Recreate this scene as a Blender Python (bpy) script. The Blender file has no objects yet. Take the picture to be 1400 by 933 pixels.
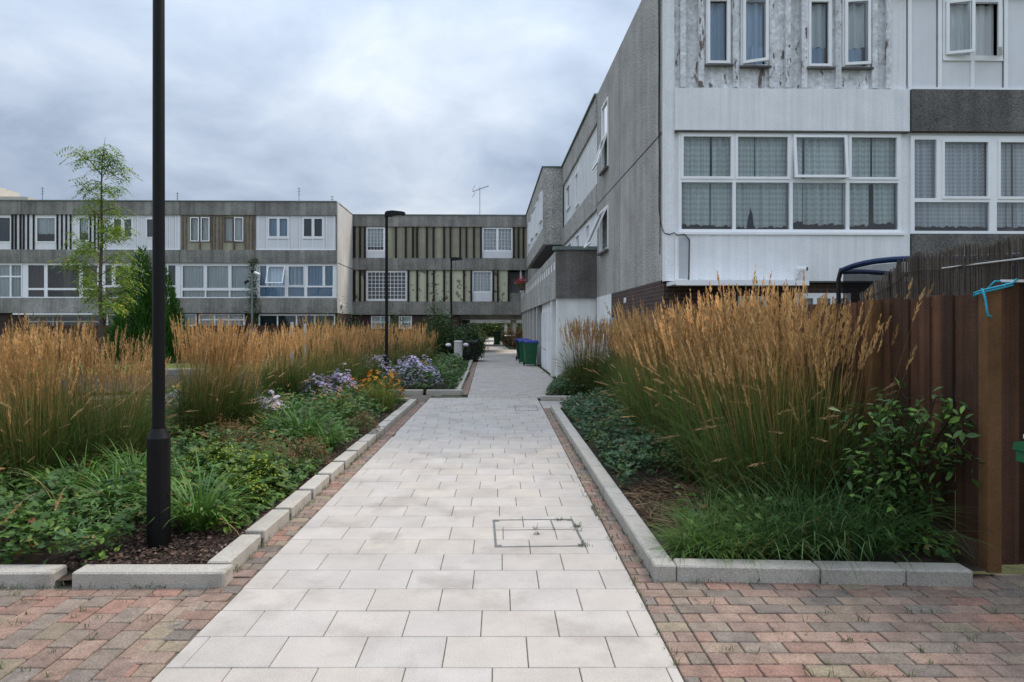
import bpy, math, random
import numpy as np
from mathutils import Vector, Matrix, noise

S = bpy.context.scene
COL = S.collection
PI = math.pi
R = math.radians
rng = np.random.default_rng(7)
random.seed(7)

# ------------------------------------------------------------------ camera
F, CX, HY, EYE = 890.0, 684.0, 447.0, 1.57       # measured from the photograph (1400 px wide)
cam_d = bpy.data.cameras.new('camera')
cam = bpy.data.objects.new('camera', cam_d)
COL.objects.link(cam)
cam.location = (0, 0, EYE)
cam.rotation_euler = (R(90), 0, 0)
cam_d.sensor_width = 36
cam_d.lens = F / 1400 * 36
cam_d.shift_x = 16 / 1400
cam_d.shift_y = -19.5 / 1400
cam_d.clip_start = 0.05
cam_d.clip_end = 2000
S.camera = cam

# ------------------------------------------------------------------ sky, sun, exposure
SUN_ELEV, SUN_AZ = R(52), R(62)                  # azimuth measured from +Y towards +X
world = bpy.data.worlds.new('World')
S.world = world
world.use_nodes = True
wn, wl = world.node_tree.nodes, world.node_tree.links
wn.clear()


def N(nodes, typ, **kw):
    n = nodes.new(typ)
    for k, v in kw.items():
        if k in n.inputs:
            n.inputs[k].default_value = v
        else:
            setattr(n, k, v)
    return n


w_out = N(wn, 'ShaderNodeOutputWorld')
sky = N(wn, 'ShaderNodeTexSky', sky_type='NISHITA', sun_disc=False)
sky.sun_elevation = SUN_ELEV
sky.sun_rotation = SUN_AZ
bg_sky = N(wn, 'ShaderNodeBackground', Strength=0.06)
wl.new(sky.outputs[0], bg_sky.inputs['Color'])
tc = N(wn, 'ShaderNodeTexCoord')
sep = N(wn, 'ShaderNodeSeparateXYZ')
wl.new(tc.outputs['Generated'], sep.inputs[0])


def wmath(op, a, b=None, clamp=False):
    n = N(wn, 'ShaderNodeMath', operation=op)
    n.use_clamp = clamp
    for i, v in enumerate((a, b)):
        if v is None:
            continue
        if isinstance(v, (int, float)):
            n.inputs[i].default_value = v
        else:
            wl.new(v, n.inputs[i])
    return n.outputs[0]


zc = wmath('MAXIMUM', sep.outputs['Z'], 0.0)
den = wmath('ADD', zc, 0.34)
px_ = wmath('DIVIDE', sep.outputs['X'], den)
py_ = wmath('DIVIDE', sep.outputs['Y'], den)
comb = N(wn, 'ShaderNodeCombineXYZ')
wl.new(px_, comb.inputs[0]); wl.new(py_, comb.inputs[1])
nz1 = N(wn, 'ShaderNodeTexNoise', Scale=1.25, Detail=7.0, Roughness=0.52, Distortion=0.25)
nz2 = N(wn, 'ShaderNodeTexNoise', Scale=3.4, Detail=6.0, Roughness=0.55, Distortion=0.4)
mp = N(wn, 'ShaderNodeMapping')
mp.inputs['Location'].default_value = (3.1, 1.2, 0)
wl.new(comb.outputs[0], mp.inputs[0])
wl.new(mp.outputs[0], nz1.inputs['Vector']); wl.new(mp.outputs[0], nz2.inputs['Vector'])
f_mix = wmath('ADD', wmath('MULTIPLY', nz1.outputs[0], 0.68), wmath('MULTIPLY', nz2.outputs[0], 0.32))
cr = N(wn, 'ShaderNodeValToRGB')
wl.new(f_mix, cr.inputs[0])
e = cr.color_ramp.elements
e[0].position = 0.37; e[0].color = (0.345, 0.42, 0.545, 1)
e[1].position = 0.61; e[1].color = (0.72, 0.79, 0.875, 1)
m_ = e.new(0.485); m_.color = (0.505, 0.59, 0.72, 1)
# overcast skies get brighter towards the zenith
up = wmath('ADD', 0.84, wmath('MULTIPLY', wmath('POWER', zc, 1.6), 1.9))
bg_cl = N(wn, 'ShaderNodeBackground')
wl.new(cr.outputs[0], bg_cl.inputs['Color']); wl.new(up, bg_cl.inputs['Strength'])
mixw = N(wn, 'ShaderNodeMixShader', Fac=0.88)
wl.new(bg_sky.outputs[0], mixw.inputs[1]); wl.new(bg_cl.outputs[0], mixw.inputs[2])
wl.new(mixw.outputs[0], w_out.inputs['Surface'])

sun_d = bpy.data.lights.new('sun', 'SUN')
sun_d.energy = 2.3
sun_d.angle = R(16)
sun_d.color = (1.0, 0.88, 0.74)
sun = bpy.data.objects.new('sun', sun_d)
COL.objects.link(sun)
sdir = Vector((math.sin(SUN_AZ) * math.cos(SUN_ELEV), math.cos(SUN_AZ) * math.cos(SUN_ELEV), math.sin(SUN_ELEV)))
sun.rotation_euler = sdir.to_track_quat('Z', 'Y').to_euler()
sun.location = (30, 20, 40)

S.view_settings.view_transform = 'Standard'
S.view_settings.look = 'None'
S.view_settings.gamma = 1.0
S.view_settings.use_curve_mapping = False
S.view_settings.exposure = 0.2

# ------------------------------------------------------------------ helpers: objects


def tag(o, label=None, cat=None, group=None, kind=None):
    if label: o['label'] = label
    if cat: o['category'] = cat
    if group: o['group'] = group
    if kind: o['kind'] = kind
    return o


def thing(name, label, cat, loc=(0, 0, 0), rz=0.0, group=None):
    o = bpy.data.objects.new(name, None)
    o.empty_display_size = 0.2
    COL.objects.link(o)
    o.location = loc
    o.rotation_euler = (0, 0, rz)
    return tag(o, label, cat, group)


def link_mesh(name, me, mat, parent=None):
    o = bpy.data.objects.new(name, me)
    COL.objects.link(o)
    for m in (mat if isinstance(mat, (list, tuple)) else [mat]):
        if m is not None and len(me.materials) < 99:
            me.materials.append(m)
    if parent is not None:
        o.parent = parent
    return o


class MB:
    """collects boxes, tubes and panels and links them as ONE mesh object"""

    def __init__(s, off=(0, 0, 0)):
        s.v, s.f, s.c, s.m, s.off = [], [], [], [], off
        s.mat, s.col = 0, (1, 1, 1)

    def add(s, vs, fs):
        b = len(s.v)
        s.v.extend(vs)
        s.c.extend([s.col] * len(vs))
        for f in fs:
            s.f.append(tuple(i + b for i in f))
            s.m.append(s.mat)

    def box(s, x0, x1, y0, y1, z0, z1):
        s.add([(x0, y0, z0), (x1, y0, z0), (x1, y1, z0), (x0, y1, z0), (x0, y0, z1), (x1, y0, z1), (x1, y1, z1), (x0, y1, z1)],
              [(0, 3, 2, 1), (4, 5, 6, 7), (0, 1, 5, 4), (1, 2, 6, 5), (2, 3, 7, 6), (3, 0, 4, 7)])

    def cbox(s, x0, x1, y0, y1, z0, z1, b):
        """box with chamfered top and vertical edges"""
        def ring(i, z):
            return [(x0 + i, y0, z), (x1 - i, y0, z), (x1, y0 + i, z), (x1, y1 - i, z), (x1 - i, y1, z), (x0 + i, y1, z), (x0, y1 - i, z), (x0, y0 + i, z)]
        top = [(x0 + b, y0 + b, z1), (x1 - b, y0 + b, z1), (x1 - b, y1 - b, z1), (x0 + b, y1 - b, z1)]
        vs = ring(b, z0) + ring(b, z1 - b) + top
        fs = [tuple(range(7, -1, -1))] + [(i, (i + 1) % 8, 8 + (i + 1) % 8, 8 + i) for i in range(8)]
        fs += [(16, 17, 18, 19), (8, 9, 17, 16), (9, 10, 17), (10, 11, 18, 17), (11, 12, 18), (12, 13, 19, 18), (13, 14, 19), (14, 15, 16, 19), (15, 8, 16)]
        s.add(vs, fs)

    def quad(s, a, b, c, d):
        s.add([a, b, c, d], [(0, 1, 2, 3)])

    def tube(s, pts, rad, n=8, cap=True):
        pts = [Vector(p) for p in pts]
        if not isinstance(rad, (list, tuple)): rad = [rad] * len(pts)
        vs, fs = [], []
        ref = None
        for i, p in enumerate(pts):
            d = (pts[min(i + 1, len(pts) - 1)] - pts[max(i - 1, 0)]).normalized()
            if ref is None:
                ref = Vector((1, 0, 0)) if abs(d.x) < 0.8 else Vector((0, 1, 0))
            a = (ref - d * ref.dot(d)).normalized()
            ref = a
            b = d.cross(a)
            for k in range(n):
                t = 2 * PI * k / n
                vs.append(tuple(p + (a * math.cos(t) + b * math.sin(t)) * rad[i]))
        for i in range(len(pts) - 1):
            for k in range(n):
                fs.append((i * n + k, i * n + (k + 1) % n, (i + 1) * n + (k + 1) % n, (i + 1) * n + k))
        if cap:
            fs.append(tuple(range(n - 1, -1, -1)))
            fs.append(tuple((len(pts) - 1) * n + k for k in range(n)))
        s.add(vs, fs)

    def lathe(s, prof, n=24, c=(0, 0, 0)):
        vs, fs = [], []
        for (r, z) in prof:
            for k in range(n):
                t = 2 * PI * k / n
                vs.append((c[0] + r * math.cos(t), c[1] + r * math.sin(t), c[2] + z))
        for i in range(len(prof) - 1):
            for k in range(n):
                fs.append((i * n + k, i * n + (k + 1) % n, (i + 1) * n + (k + 1) % n, (i + 1) * n + k))
        fs.append(tuple(range(n - 1, -1, -1)))
        fs.append(tuple((len(prof) - 1) * n + k for k in range(n)))
        s.add(vs, fs)

    def panel(s, x0, x1, z0, z1, holes, y0, y1):
        """upright slab (y0 front, y1 back) with rectangular holes (x0,x1,z0,z1)"""
        xs = sorted(set([x0, x1] + [min(max(h[i], x0), x1) for h in holes for i in (0, 1)]))
        zs = sorted(set([z0, z1] + [min(max(h[i], z0), z1) for h in holes for i in (2, 3)]))
        def solid(i, j):
            if i < 0 or j < 0 or i >= len(xs) - 1 or j >= len(zs) - 1: return False
            cx, cz = (xs[i] + xs[i + 1]) / 2, (zs[j] + zs[j + 1]) / 2
            return not any(h[0] < cx < h[1] and h[2] < cz < h[3] for h in holes)
        for i in range(len(xs) - 1):
            for j in range(len(zs) - 1):
                if not solid(i, j): continue
                a, b, c, d = xs[i], xs[i + 1], zs[j], zs[j + 1]
                s.quad((a, y0, c), (b, y0, c), (b, y0, d), (a, y0, d))
                s.quad((a, y1, c), (a, y1, d), (b, y1, d), (b, y1, c))
                if not solid(i - 1, j): s.quad((a, y0, c), (a, y0, d), (a, y1, d), (a, y1, c))
                if not solid(i + 1, j): s.quad((b, y0, c), (b, y1, c), (b, y1, d), (b, y0, d))
                if not solid(i, j - 1): s.quad((a, y0, c), (a, y1, c), (b, y1, c), (b, y0, c))
                if not solid(i, j + 1): s.quad((a, y0, d), (b, y0, d), (b, y1, d), (a, y1, d))

    def xform(s, fn, start=0):
        s.v[start:] = [tuple(fn(Vector(p))) for p in s.v[start:]]

    def build(s, name, mat, parent=None, smooth=False):
        me = bpy.data.meshes.new(name)
        o = s.off
        me.from_pydata([(p[0] - o[0], p[1] - o[1], p[2] - o[2]) for p in s.v], [], s.f)
        at = me.color_attributes.new('Col', 'FLOAT_COLOR', 'POINT')
        cols = np.ones((len(s.v), 4), dtype=np.float32)
        cols[:, :3] = np.array(s.c, dtype=np.float32).reshape(-1, 3)
        at.data.foreach_set('color', cols.ravel())
        if isinstance(mat, (list, tuple)):
            me.polygons.foreach_set('material_index', s.m)
        if smooth:
            me.polygons.foreach_set('use_smooth', [True] * len(s.f))
        me.update()
        return link_mesh(name, me, mat, parent)


def np_mesh(name, chunks):
    """chunks: list of (V (n,3), Faces (m,k), C (n,3)) -> mesh data"""
    V = np.concatenate([c[0] for c in chunks]).astype(np.float32)
    C = np.concatenate([c[2] for c in chunks]).astype(np.float32)
    loops, starts, tot, b = [], [], 0, 0
    for v, f, c in chunks:
        k = f.shape[1]
        loops.append((f + b).ravel())
        starts.append(tot + np.arange(f.shape[0]) * k)
        tot += f.size
        b += len(v)
    loops = np.concatenate(loops).astype(np.int32)
    starts = np.concatenate(starts).astype(np.int32)
    me = bpy.data.meshes.new(name)
    me.vertices.add(len(V)); me.vertices.foreach_set('co', V.ravel())
    me.loops.add(len(loops)); me.loops.foreach_set('vertex_index', loops)
    me.polygons.add(len(starts)); me.polygons.foreach_set('loop_start', starts)
    me.update(calc_edges=True)
    at = me.color_attributes.new('Col', 'FLOAT_COLOR', 'POINT')
    cc = np.ones((len(V), 4), dtype=np.float32); cc[:, :3] = np.clip(C, 0, 1)
    at.data.foreach_set('color', cc.ravel())
    me.polygons.foreach_set('use_smooth', [True] * len(starts))
    return me


# ------------------------------------------------------------------ helpers: materials


def mat(name, base, rough=0.8, scale=8.0, var=0.25, bump=0.0, bscale=None, attr=False, streak=0.0, spec=0.3,
        metal=0.0, translucent=0.0, speck=None, dirt=None, dirt_z=1.0, rand=0.0, streak_f=3.2):
    m = bpy.data.materials.new(name)
    m.use_nodes = True
    n, l = m.node_tree.nodes, m.node_tree.links
    n.clear()
    out = N(n, 'ShaderNodeOutputMaterial')
    p = N(n, 'ShaderNodeBsdfPrincipled', Roughness=rough, Metallic=metal)
    p.inputs['Specular IOR Level'].default_value = spec
    tcn = N(n, 'ShaderNodeTexCoord')
    co = tcn.outputs['Object']
    col = N(n, 'ShaderNodeRGB'); col.outputs[0].default_value = (*base, 1)
    cur = col.outputs[0]
    if attr:
        a = N(n, 'ShaderNodeVertexColor', layer_name='Col')
        mx = N(n, 'ShaderNodeMix', data_type='RGBA', blend_type='MULTIPLY'); mx.inputs[0].default_value = 1
        l.new(cur, mx.inputs[6]); l.new(a.outputs[0], mx.inputs[7]); cur = mx.outputs[2]

    def modulate(fac_out, lo, hi):
        nonlocal cur
        mr = N(n, 'ShaderNodeMapRange')
        mr.inputs[1].default_value = 0.3; mr.inputs[2].default_value = 0.7
        mr.inputs[3].default_value = lo; mr.inputs[4].default_value = hi
        l.new(fac_out, mr.inputs[0])
        mx = N(n, 'ShaderNodeMix', data_type='RGBA', blend_type='MULTIPLY'); mx.inputs[0].default_value = 1
        l.new(cur, mx.inputs[6]); l.new(mr.outputs[0], mx.inputs[7]); cur = mx.outputs[2]

    if var:
        nz = N(n, 'ShaderNodeTexNoise', Scale=scale, Detail=6.0, Roughness=0.6)
        l.new(co, nz.inputs['Vector'])
        modulate(nz.outputs[0], 1 - var, 1 + var)
    if speck:                                    # (scale, amount): aggregate grain
        vz = N(n, 'ShaderNodeTexNoise', Scale=speck[0], Detail=2.0, Roughness=0.7)
        l.new(co, vz.inputs['Vector'])
        modulate(vz.outputs[0], 1 - speck[1], 1 + speck[1])
    if streak:                                   # rain streaks run down the wall
        mpn = N(n, 'ShaderNodeMapping'); mpn.inputs['Scale'].default_value = (streak_f, streak_f, 0.16)
        l.new(co, mpn.inputs[0])
        sn = N(n, 'ShaderNodeTexNoise', Scale=1.0, Detail=5.0, Roughness=0.65)
        l.new(mpn.outputs[0], sn.inputs['Vector'])
        modulate(sn.outputs[0], 1 - streak, 1 + streak * 0.5)
    if rand:                                     # every copy a little lighter, darker, greener
        oi = N(n, 'ShaderNodeObjectInfo')
        mr = N(n, 'ShaderNodeMapRange'); mr.inputs[3].default_value = 1 - rand; mr.inputs[4].default_value = 1 + rand
        l.new(oi.outputs['Random'], mr.inputs[0])
        mx = N(n, 'ShaderNodeMix', data_type='RGBA', blend_type='MULTIPLY'); mx.inputs[0].default_value = 1
        l.new(cur, mx.inputs[6]); l.new(mr.outputs[0], mx.inputs[7]); cur = mx.outputs[2]
    if dirt:                                     # (colour, scale, threshold, softness)
        dn = N(n, 'ShaderNodeTexNoise', Scale=dirt[1], Detail=8.0, Roughness=0.65)
        dm = N(n, 'ShaderNodeMapping'); dm.inputs['Scale'].default_value = (1, 1, dirt_z)
        l.new(co, dm.inputs[0]); l.new(dm.outputs[0], dn.inputs['Vector'])
        mr = N(n, 'ShaderNodeMapRange')
        mr.inputs[1].default_value = dirt[2]; mr.inputs[2].default_value = dirt[2] + dirt[3]
        l.new(dn.outputs[0], mr.inputs[0])
        mx = N(n, 'ShaderNodeMix', data_type='RGBA')
        l.new(mr.outputs[0], mx.inputs[0]); l.new(cur, mx.inputs[6]); mx.inputs[7].default_value = (*dirt[0], 1)
        cur = mx.outputs[2]
    l.new(cur, p.inputs['Base Color'])
    if bump:
        bn = N(n, 'ShaderNodeTexNoise', Scale=bscale or scale * 4, Detail=4.0, Roughness=0.6)
        l.new(co, bn.inputs['Vector'])
        bp = N(n, 'ShaderNodeBump', Strength=bump, Distance=0.02)
        l.new(bn.outputs[0], bp.inputs['Height']); l.new(bp.outputs[0], p.inputs['Normal'])
    sh = p.outputs[0]
    if translucent:
        tr = N(n, 'ShaderNodeBsdfTranslucent'); l.new(cur, tr.inputs[0])
        ms = N(n, 'ShaderNodeMixShader', Fac=translucent)
        l.new(sh, ms.inputs[1]); l.new(tr.outputs[0], ms.inputs[2]); sh = ms.outputs[0]
    l.new(sh, out.inputs[0])
    return m


def glass_mat(name, tint=(0.93, 0.985, 0.99), boost=2.2):
    m = bpy.data.materials.new(name); m.use_nodes = True
    n, l = m.node_tree.nodes, m.node_tree.links; n.clear()
    out = N(n, 'ShaderNodeOutputMaterial')
    t = N(n, 'ShaderNodeBsdfTransparent'); t.inputs[0].default_value = (*tint, 1)
    g = N(n, 'ShaderNodeBsdfGlossy', Roughness=0.02)
    fr = N(n, 'ShaderNodeFresnel', IOR=1.5)
    mu = N(n, 'ShaderNodeMath', operation='MULTIPLY'); mu.inputs[1].default_value = boost; mu.use_clamp = True
    l.new(fr.outputs[0], mu.inputs[0])
    ms = N(n, 'ShaderNodeMixShader')
    l.new(mu.outputs[0], ms.inputs[0]); l.new(t.outputs[0], ms.inputs[1]); l.new(g.outputs[0], ms.inputs[2])
    l.new(ms.outputs[0], out.inputs[0])
    return m


def curtain_mat(name, base, trans=0.35, lace=None, see=0.0):
    m = bpy.data.materials.new(name); m.use_nodes = True
    n, l = m.node_tree.nodes, m.node_tree.links; n.clear()
    out = N(n, 'ShaderNodeOutputMaterial')
    d = N(n, 'ShaderNodeBsdfDiffuse'); t = N(n, 'ShaderNodeBsdfTranslucent'); x = N(n, 'ShaderNodeBsdfTransparent')
    d.inputs[0].default_value = (*base, 1); t.inputs[0].default_value = (*base, 1)
    a = N(n, 'ShaderNodeMixShader', Fac=trans); l.new(d.outputs[0], a.inputs[1]); l.new(t.outputs[0], a.inputs[2])
    b = N(n, 'ShaderNodeMixShader', Fac=see); l.new(a.outputs[0], b.inputs[1]); l.new(x.outputs[0], b.inputs[2])
    if lace:                                     # woven diamond lace: open and dense places in the net
        tcn = N(n, 'ShaderNodeTexCoord'); sp = N(n, 'ShaderNodeSeparateXYZ'); l.new(tcn.outputs['Object'], sp.inputs[0])
        def mth(op, p, q=None):
            k = N(n, 'ShaderNodeMath', operation=op)
            for i, vv in enumerate((p, q)):
                if vv is None: continue
                if isinstance(vv, (int, float)): k.inputs[i].default_value = vv
                else: l.new(vv, k.inputs[i])
            return k.outputs[0]
        u = mth('ADD', mth('MULTIPLY', sp.outputs[0], lace), mth('MULTIPLY', sp.outputs[2], lace * 0.62))
        w = mth('SUBTRACT', mth('MULTIPLY', sp.outputs[0], lace), mth('MULTIPLY', sp.outputs[2], lace * 0.62))
        q = mth('MULTIPLY', mth('SINE', u), mth('SINE', w))
        mr = N(n, 'ShaderNodeMapRange'); mr.inputs[1].default_value = -0.4; mr.inputs[2].default_value = 0.6
        mr.inputs[3].default_value = max(see - 0.12, 0); mr.inputs[4].default_value = see + 0.16
        l.new(q, mr.inputs[0]); l.new(mr.outputs[0], b.inputs[0])
    l.new(b.outputs[0], out.inputs[0])
    return m


def brick_mat(name, c1, c2, mortar, sx=0.225, sy=0.075):
    m = bpy.data.materials.new(name); m.use_nodes = True
    n, l = m.node_tree.nodes, m.node_tree.links; n.clear()
    out = N(n, 'ShaderNodeOutputMaterial'); p = N(n, 'ShaderNodeBsdfPrincipled', Roughness=0.9)
    tcn = N(n, 'ShaderNodeTexCoord'); sp = N(n, 'ShaderNodeSeparateXYZ'); l.new(tcn.outputs['Object'], sp.inputs[0])
    ad = N(n, 'ShaderNodeMath', operation='ADD'); l.new(sp.outputs[0], ad.inputs[0]); l.new(sp.outputs[1], ad.inputs[1])
    cb = N(n, 'ShaderNodeCombineXYZ'); l.new(ad.outputs[0], cb.inputs[0]); l.new(sp.outputs[2], cb.inputs[1])
    b = N(n, 'ShaderNodeTexBrick', Scale=1.0)
    b.inputs['Brick Width'].default_value = sx; b.inputs['Row Height'].default_value = sy
    b.inputs['Mortar Size'].default_value = 0.008
    b.inputs['Color1'].default_value = (*c1, 1); b.inputs['Color2'].default_value = (*c2, 1); b.inputs['Mortar'].default_value = (*mortar, 1)
    l.new(cb.outputs[0], b.inputs['Vector'])
    l.new(b.outputs['Color'], p.inputs['Base Color'])
    bp = N(n, 'ShaderNodeBump', Strength=0.6, Distance=0.006); bp.invert = True
    l.new(b.outputs['Fac'], bp.inputs['Height']); l.new(bp.outputs[0], p.inputs['Normal'])
    l.new(p.outputs[0], out.inputs[0])
    return m


M = dict(
    pebble=mat('pebbledash_concrete', (0.41, 0.395, 0.365), 0.95, 1.2, 0.18, 1.0, 45, streak=0.22, speck=(34, 0.75)),
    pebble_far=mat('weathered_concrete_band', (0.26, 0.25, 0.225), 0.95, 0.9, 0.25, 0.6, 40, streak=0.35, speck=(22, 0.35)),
    pebble_dark=mat('dark_pebbledash', (0.16, 0.15, 0.14), 0.95, 1.4, 0.25, 0.9, 60, streak=0.3, speck=(55, 0.6)),
    gable=mat('pale_concrete_gable', (0.58, 0.565, 0.525), 0.9, 0.8, 0.12, 0.3, 40, streak=0.22, speck=(20, 0.12)),
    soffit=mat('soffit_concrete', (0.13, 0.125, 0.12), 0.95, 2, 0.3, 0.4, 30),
    beam=mat('bridge_beam_concrete', (0.28, 0.27, 0.25), 0.95, 2, 0.3, 0.4, 30),
    render=mat('white_painted_render', (0.84, 0.845, 0.85), 0.85, 2.5, 0.05, 0.6, 70, streak=0.13, speck=(40, 0.08), streak_f=9),
    white_wall=mat('white_painted_wall', (0.82, 0.82, 0.80), 0.85, 1.5, 0.08, 0.2, 40, streak=0.14),
    peel=mat('peeling_white_paint', (0.70, 0.71, 0.72), 0.85, 5, 0.16, 0.6, 25, streak=0.28, speck=(14, 0.2),
             dirt=((0.17, 0.135, 0.12), 7.5, 0.585, 0.03), dirt_z=0.3),
    pvc=mat('white_upvc', (0.86, 0.865, 0.87), 0.35, 3, 0.04, spec=0.5),
    pvc_panel=mat('white_upvc_panel', (0.72, 0.73, 0.75), 0.5, 2, 0.05, streak=0.06),
    clad=mat('white_lapped_cladding', (0.78, 0.79, 0.79), 0.6, 2, 0.06, streak=0.1),
    olive=mat('olive_panel', (0.36, 0.345, 0.25), 0.7, 1.6, 0.15, streak=0.3),
    cream=mat('cream_panel_with_peeling_paint', (0.60, 0.59, 0.42), 0.75, 2, 0.06, streak=0.1,
              dirt=((0.20, 0.20, 0.14), 2.6, 0.565, 0.015)),
    timber=mat('weathered_batten', (0.20, 0.15, 0.115), 0.9, 6, 0.3, 0.4, 30, streak=0.4),
    fin=mat('dark_fin', (0.022, 0.014, 0.013), 0.75, 6, 0.3),
    black=mat('black_painted_batten', (0.015, 0.012, 0.012), 0.7, 6, 0.3),
    grey_panel=mat('plain_grey_panel', (0.45, 0.46, 0.47), 0.7, 2, 0.1),
    brick=brick_mat('brown_brickwork', (0.075, 0.036, 0.026), (0.045, 0.024, 0.02), (0.10, 0.085, 0.075)),
    brick_dark=brick_mat('dark_brickwork', (0.06, 0.032, 0.025), (0.035, 0.02, 0.017), (0.06, 0.05, 0.045)),
    coping=mat('lead_coping', (0.16, 0.20, 0.19), 0.6, 3, 0.2),
    roof=mat('felt_roof', (0.12, 0.12, 0.12), 0.95, 2, 0.2),
    inside=mat('dim_room', (0.16, 0.15, 0.14), 0.95, 2, 0.2),
    glass=glass_mat('window_glass'),
    net=curtain_mat('net_curtain', (0.88, 0.90, 0.91), 0.12, None, 0.06),
    lace=curtain_mat('lace_curtain', (0.93, 0.97, 0.95), 0.05, 52.0, 0.08),
    lace_band=curtain_mat('flowered_lace_curtain', (0.93, 0.93, 0.97), 0.05, 70.0, 0.08),
    blind=curtain_mat('white_blind', (0.88, 0.90, 0.92), 0.1, None, 0.0),
    blue_cur=curtain_mat('blue_grey_curtain', (0.45, 0.60, 0.78), 0.1, None, 0.0),
    dark_cur=curtain_mat('dark_curtain', (0.10, 0.12, 0.13), 0.2, None, 0.0),
    brown_cur=curtain_mat('brown_curtain', (0.20, 0.15, 0.12), 0.2, None, 0.0),
    slab=mat('pale_granite_slab', (0.44, 0.402, 0.365), 0.85, 3.2, 0.10, 0.25, 180, attr=True, speck=(160, 0.16), dirt=((0.26, 0.225, 0.195), 1.7, 0.52, 0.3)),
    joint=mat('sandy_joint', (0.14, 0.12, 0.095), 0.95, 30, 0.3, dirt=((0.045, 0.06, 0.025), 3.0, 0.52, 0.1)),
    paver=mat('tumbled_block_paver', (1, 1, 1), 0.9, 9, 0.24, 0.5, 90, attr=True, speck=(110, 0.3), dirt=((0.05, 0.045, 0.035), 5, 0.62, 0.12)),
    kerb=mat('granite_kerb', (0.44, 0.41, 0.365), 0.9, 3, 0.14, 0.5, 120, attr=True, speck=(150, 0.3), dirt=((0.20, 0.175, 0.14), 3.5, 0.58, 0.25)),
    soil=mat('garden_soil', (0.05, 0.035, 0.025), 0.95, 12, 0.4, 0.8, 40),
    chip=mat('bark_chip', (1, 1, 1), 0.9, 20, 0.2, attr=True),
    earth=mat('rough_grass_ground', (0.075, 0.085, 0.035), 0.95, 1.2, 0.4, 0.6, 30, speck=(18, 0.4)),
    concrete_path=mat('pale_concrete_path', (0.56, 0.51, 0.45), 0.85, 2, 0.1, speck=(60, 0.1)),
    leaf=mat('leaf', (1, 1, 1), 0.55, 6, 0.1, attr=True, translucent=0.25, spec=0.35),
    straw=mat('grass_blade_and_plume', (1, 1, 1), 0.65, 6, 0.1, attr=True, translucent=0.25, spec=0.2, rand=0.30),
    petal=mat('petal', (1, 1, 1), 0.7, 6, 0.05, attr=True, translucent=0.2),
    bark=mat('bark', (0.11, 0.085, 0.065), 0.9, 14, 0.35, 0.7, 40),
    lampblack=mat('black_lamp_paint', (0.004, 0.004, 0.0045), 0.5, 6, 0.2, 0.05, 60, spec=0.22),
    black_plastic=mat('black_plastic', (0.012, 0.012, 0.013), 0.5, 6, 0.2),
    lens=mat('lamp_lens', (0.55, 0.56, 0.55), 0.2, 6, 0.05, spec=0.5),
    fence=mat('red_brown_fence_stain', (0.095, 0.044, 0.024), 0.8, 2.2, 0.35, 0.5, 60, attr=True, streak=0.6, streak_f=14),
    post=mat('brown_timber_post', (0.15, 0.075, 0.030), 0.8, 5, 0.25, 0.3, 40, streak=0.35),
    gravelboard=mat('weathered_gravel_board', (0.085, 0.055, 0.035), 0.9, 5, 0.3, 0.4, 40),
    reed=mat('grey_reed', (0.095, 0.082, 0.068), 0.9, 5, 0.25, 0.4, 60, attr=True),
    wire=mat('wire', (0.06, 0.055, 0.05), 0.6, 5, 0.1),
    rope=mat('turquoise_rope', (0.03, 0.34, 0.48), 0.7, 60, 0.3, 0.5, 200),
    blue=mat('blue_pad', (0.008, 0.024, 0.085), 0.55, 6, 0.15),
    mesh_net=None,
    steel=mat('grey_steel', (0.22, 0.23, 0.24), 0.4, 6, 0.15, metal=0.6),
    bin=mat('green_bin_plastic', (0.012, 0.105, 0.045), 0.45, 5, 0.15, spec=0.4),
    bin_dark=mat('dark_green_bin_plastic', (0.006, 0.035, 0.03), 0.5, 5, 0.15),
    bin_blue=mat('blue_bin_lid', (0.010, 0.03, 0.26), 0.45, 5, 0.15, spec=0.4),
    silver=mat('fluted_pale_metal', (0.52, 0.51, 0.49), 0.6, 5, 0.12),
    white_plastic=mat('white_plastic', (0.75, 0.75, 0.74), 0.5, 5, 0.06),
    pink_white=mat('pale_pink_cap', (0.70, 0.58, 0.64), 0.55, 5, 0.08),
    manhole=mat('weathered_metal_frame', (0.16, 0.165, 0.165), 0.6, 20, 0.3, metal=0.3),
    tower=mat('beige_tower_render', (0.50, 0.465, 0.41), 0.9, 0.5, 0.08),
)


def net_mat():
    m = bpy.data.materials.new('trampoline_netting'); m.use_nodes = True
    n, l = m.node_tree.nodes, m.node_tree.links; n.clear()
    out = N(n, 'ShaderNodeOutputMaterial'); d = N(n, 'ShaderNodeBsdfDiffuse'); d.inputs[0].default_value = (0.01, 0.01, 0.011, 1)
    t = N(n, 'ShaderNodeBsdfTransparent'); ms = N(n, 'ShaderNodeMixShader', Fac=0.42)
    l.new(d.outputs[0], ms.inputs[1]); l.new(t.outputs[0], ms.inputs[2]); l.new(ms.outputs[0], out.inputs[0])
    return m


M['mesh_net'] = net_mat()

# ------------------------------------------------------------------ ground, paths, paving
def sheet(name, x0, x1, y0, y1, z, m, nx=1, ny=1, amp=0.0):
    b = MB()
    for i in range(nx + 1):
        for j in range(ny + 1):
            x, y = x0 + (x1 - x0) * i / nx, y0 + (y1 - y0) * j / ny
            b.v.append((x, y, z + (noise.noise(Vector((x * 2.2, y * 2.2, 3))) * amp if amp else 0)))
            b.c.append((1, 1, 1))
    for i in range(nx):
        for j in range(ny):
            a = i * (ny + 1) + j
            b.f.append((a, a + ny + 1, a + ny + 2, a + 1)); b.m.append(0)
    return tag(b.build(name, m, smooth=bool(amp)), kind='structure')


sheet('ground', -300, 300, -40, 560, -0.05, M['earth'])


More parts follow.
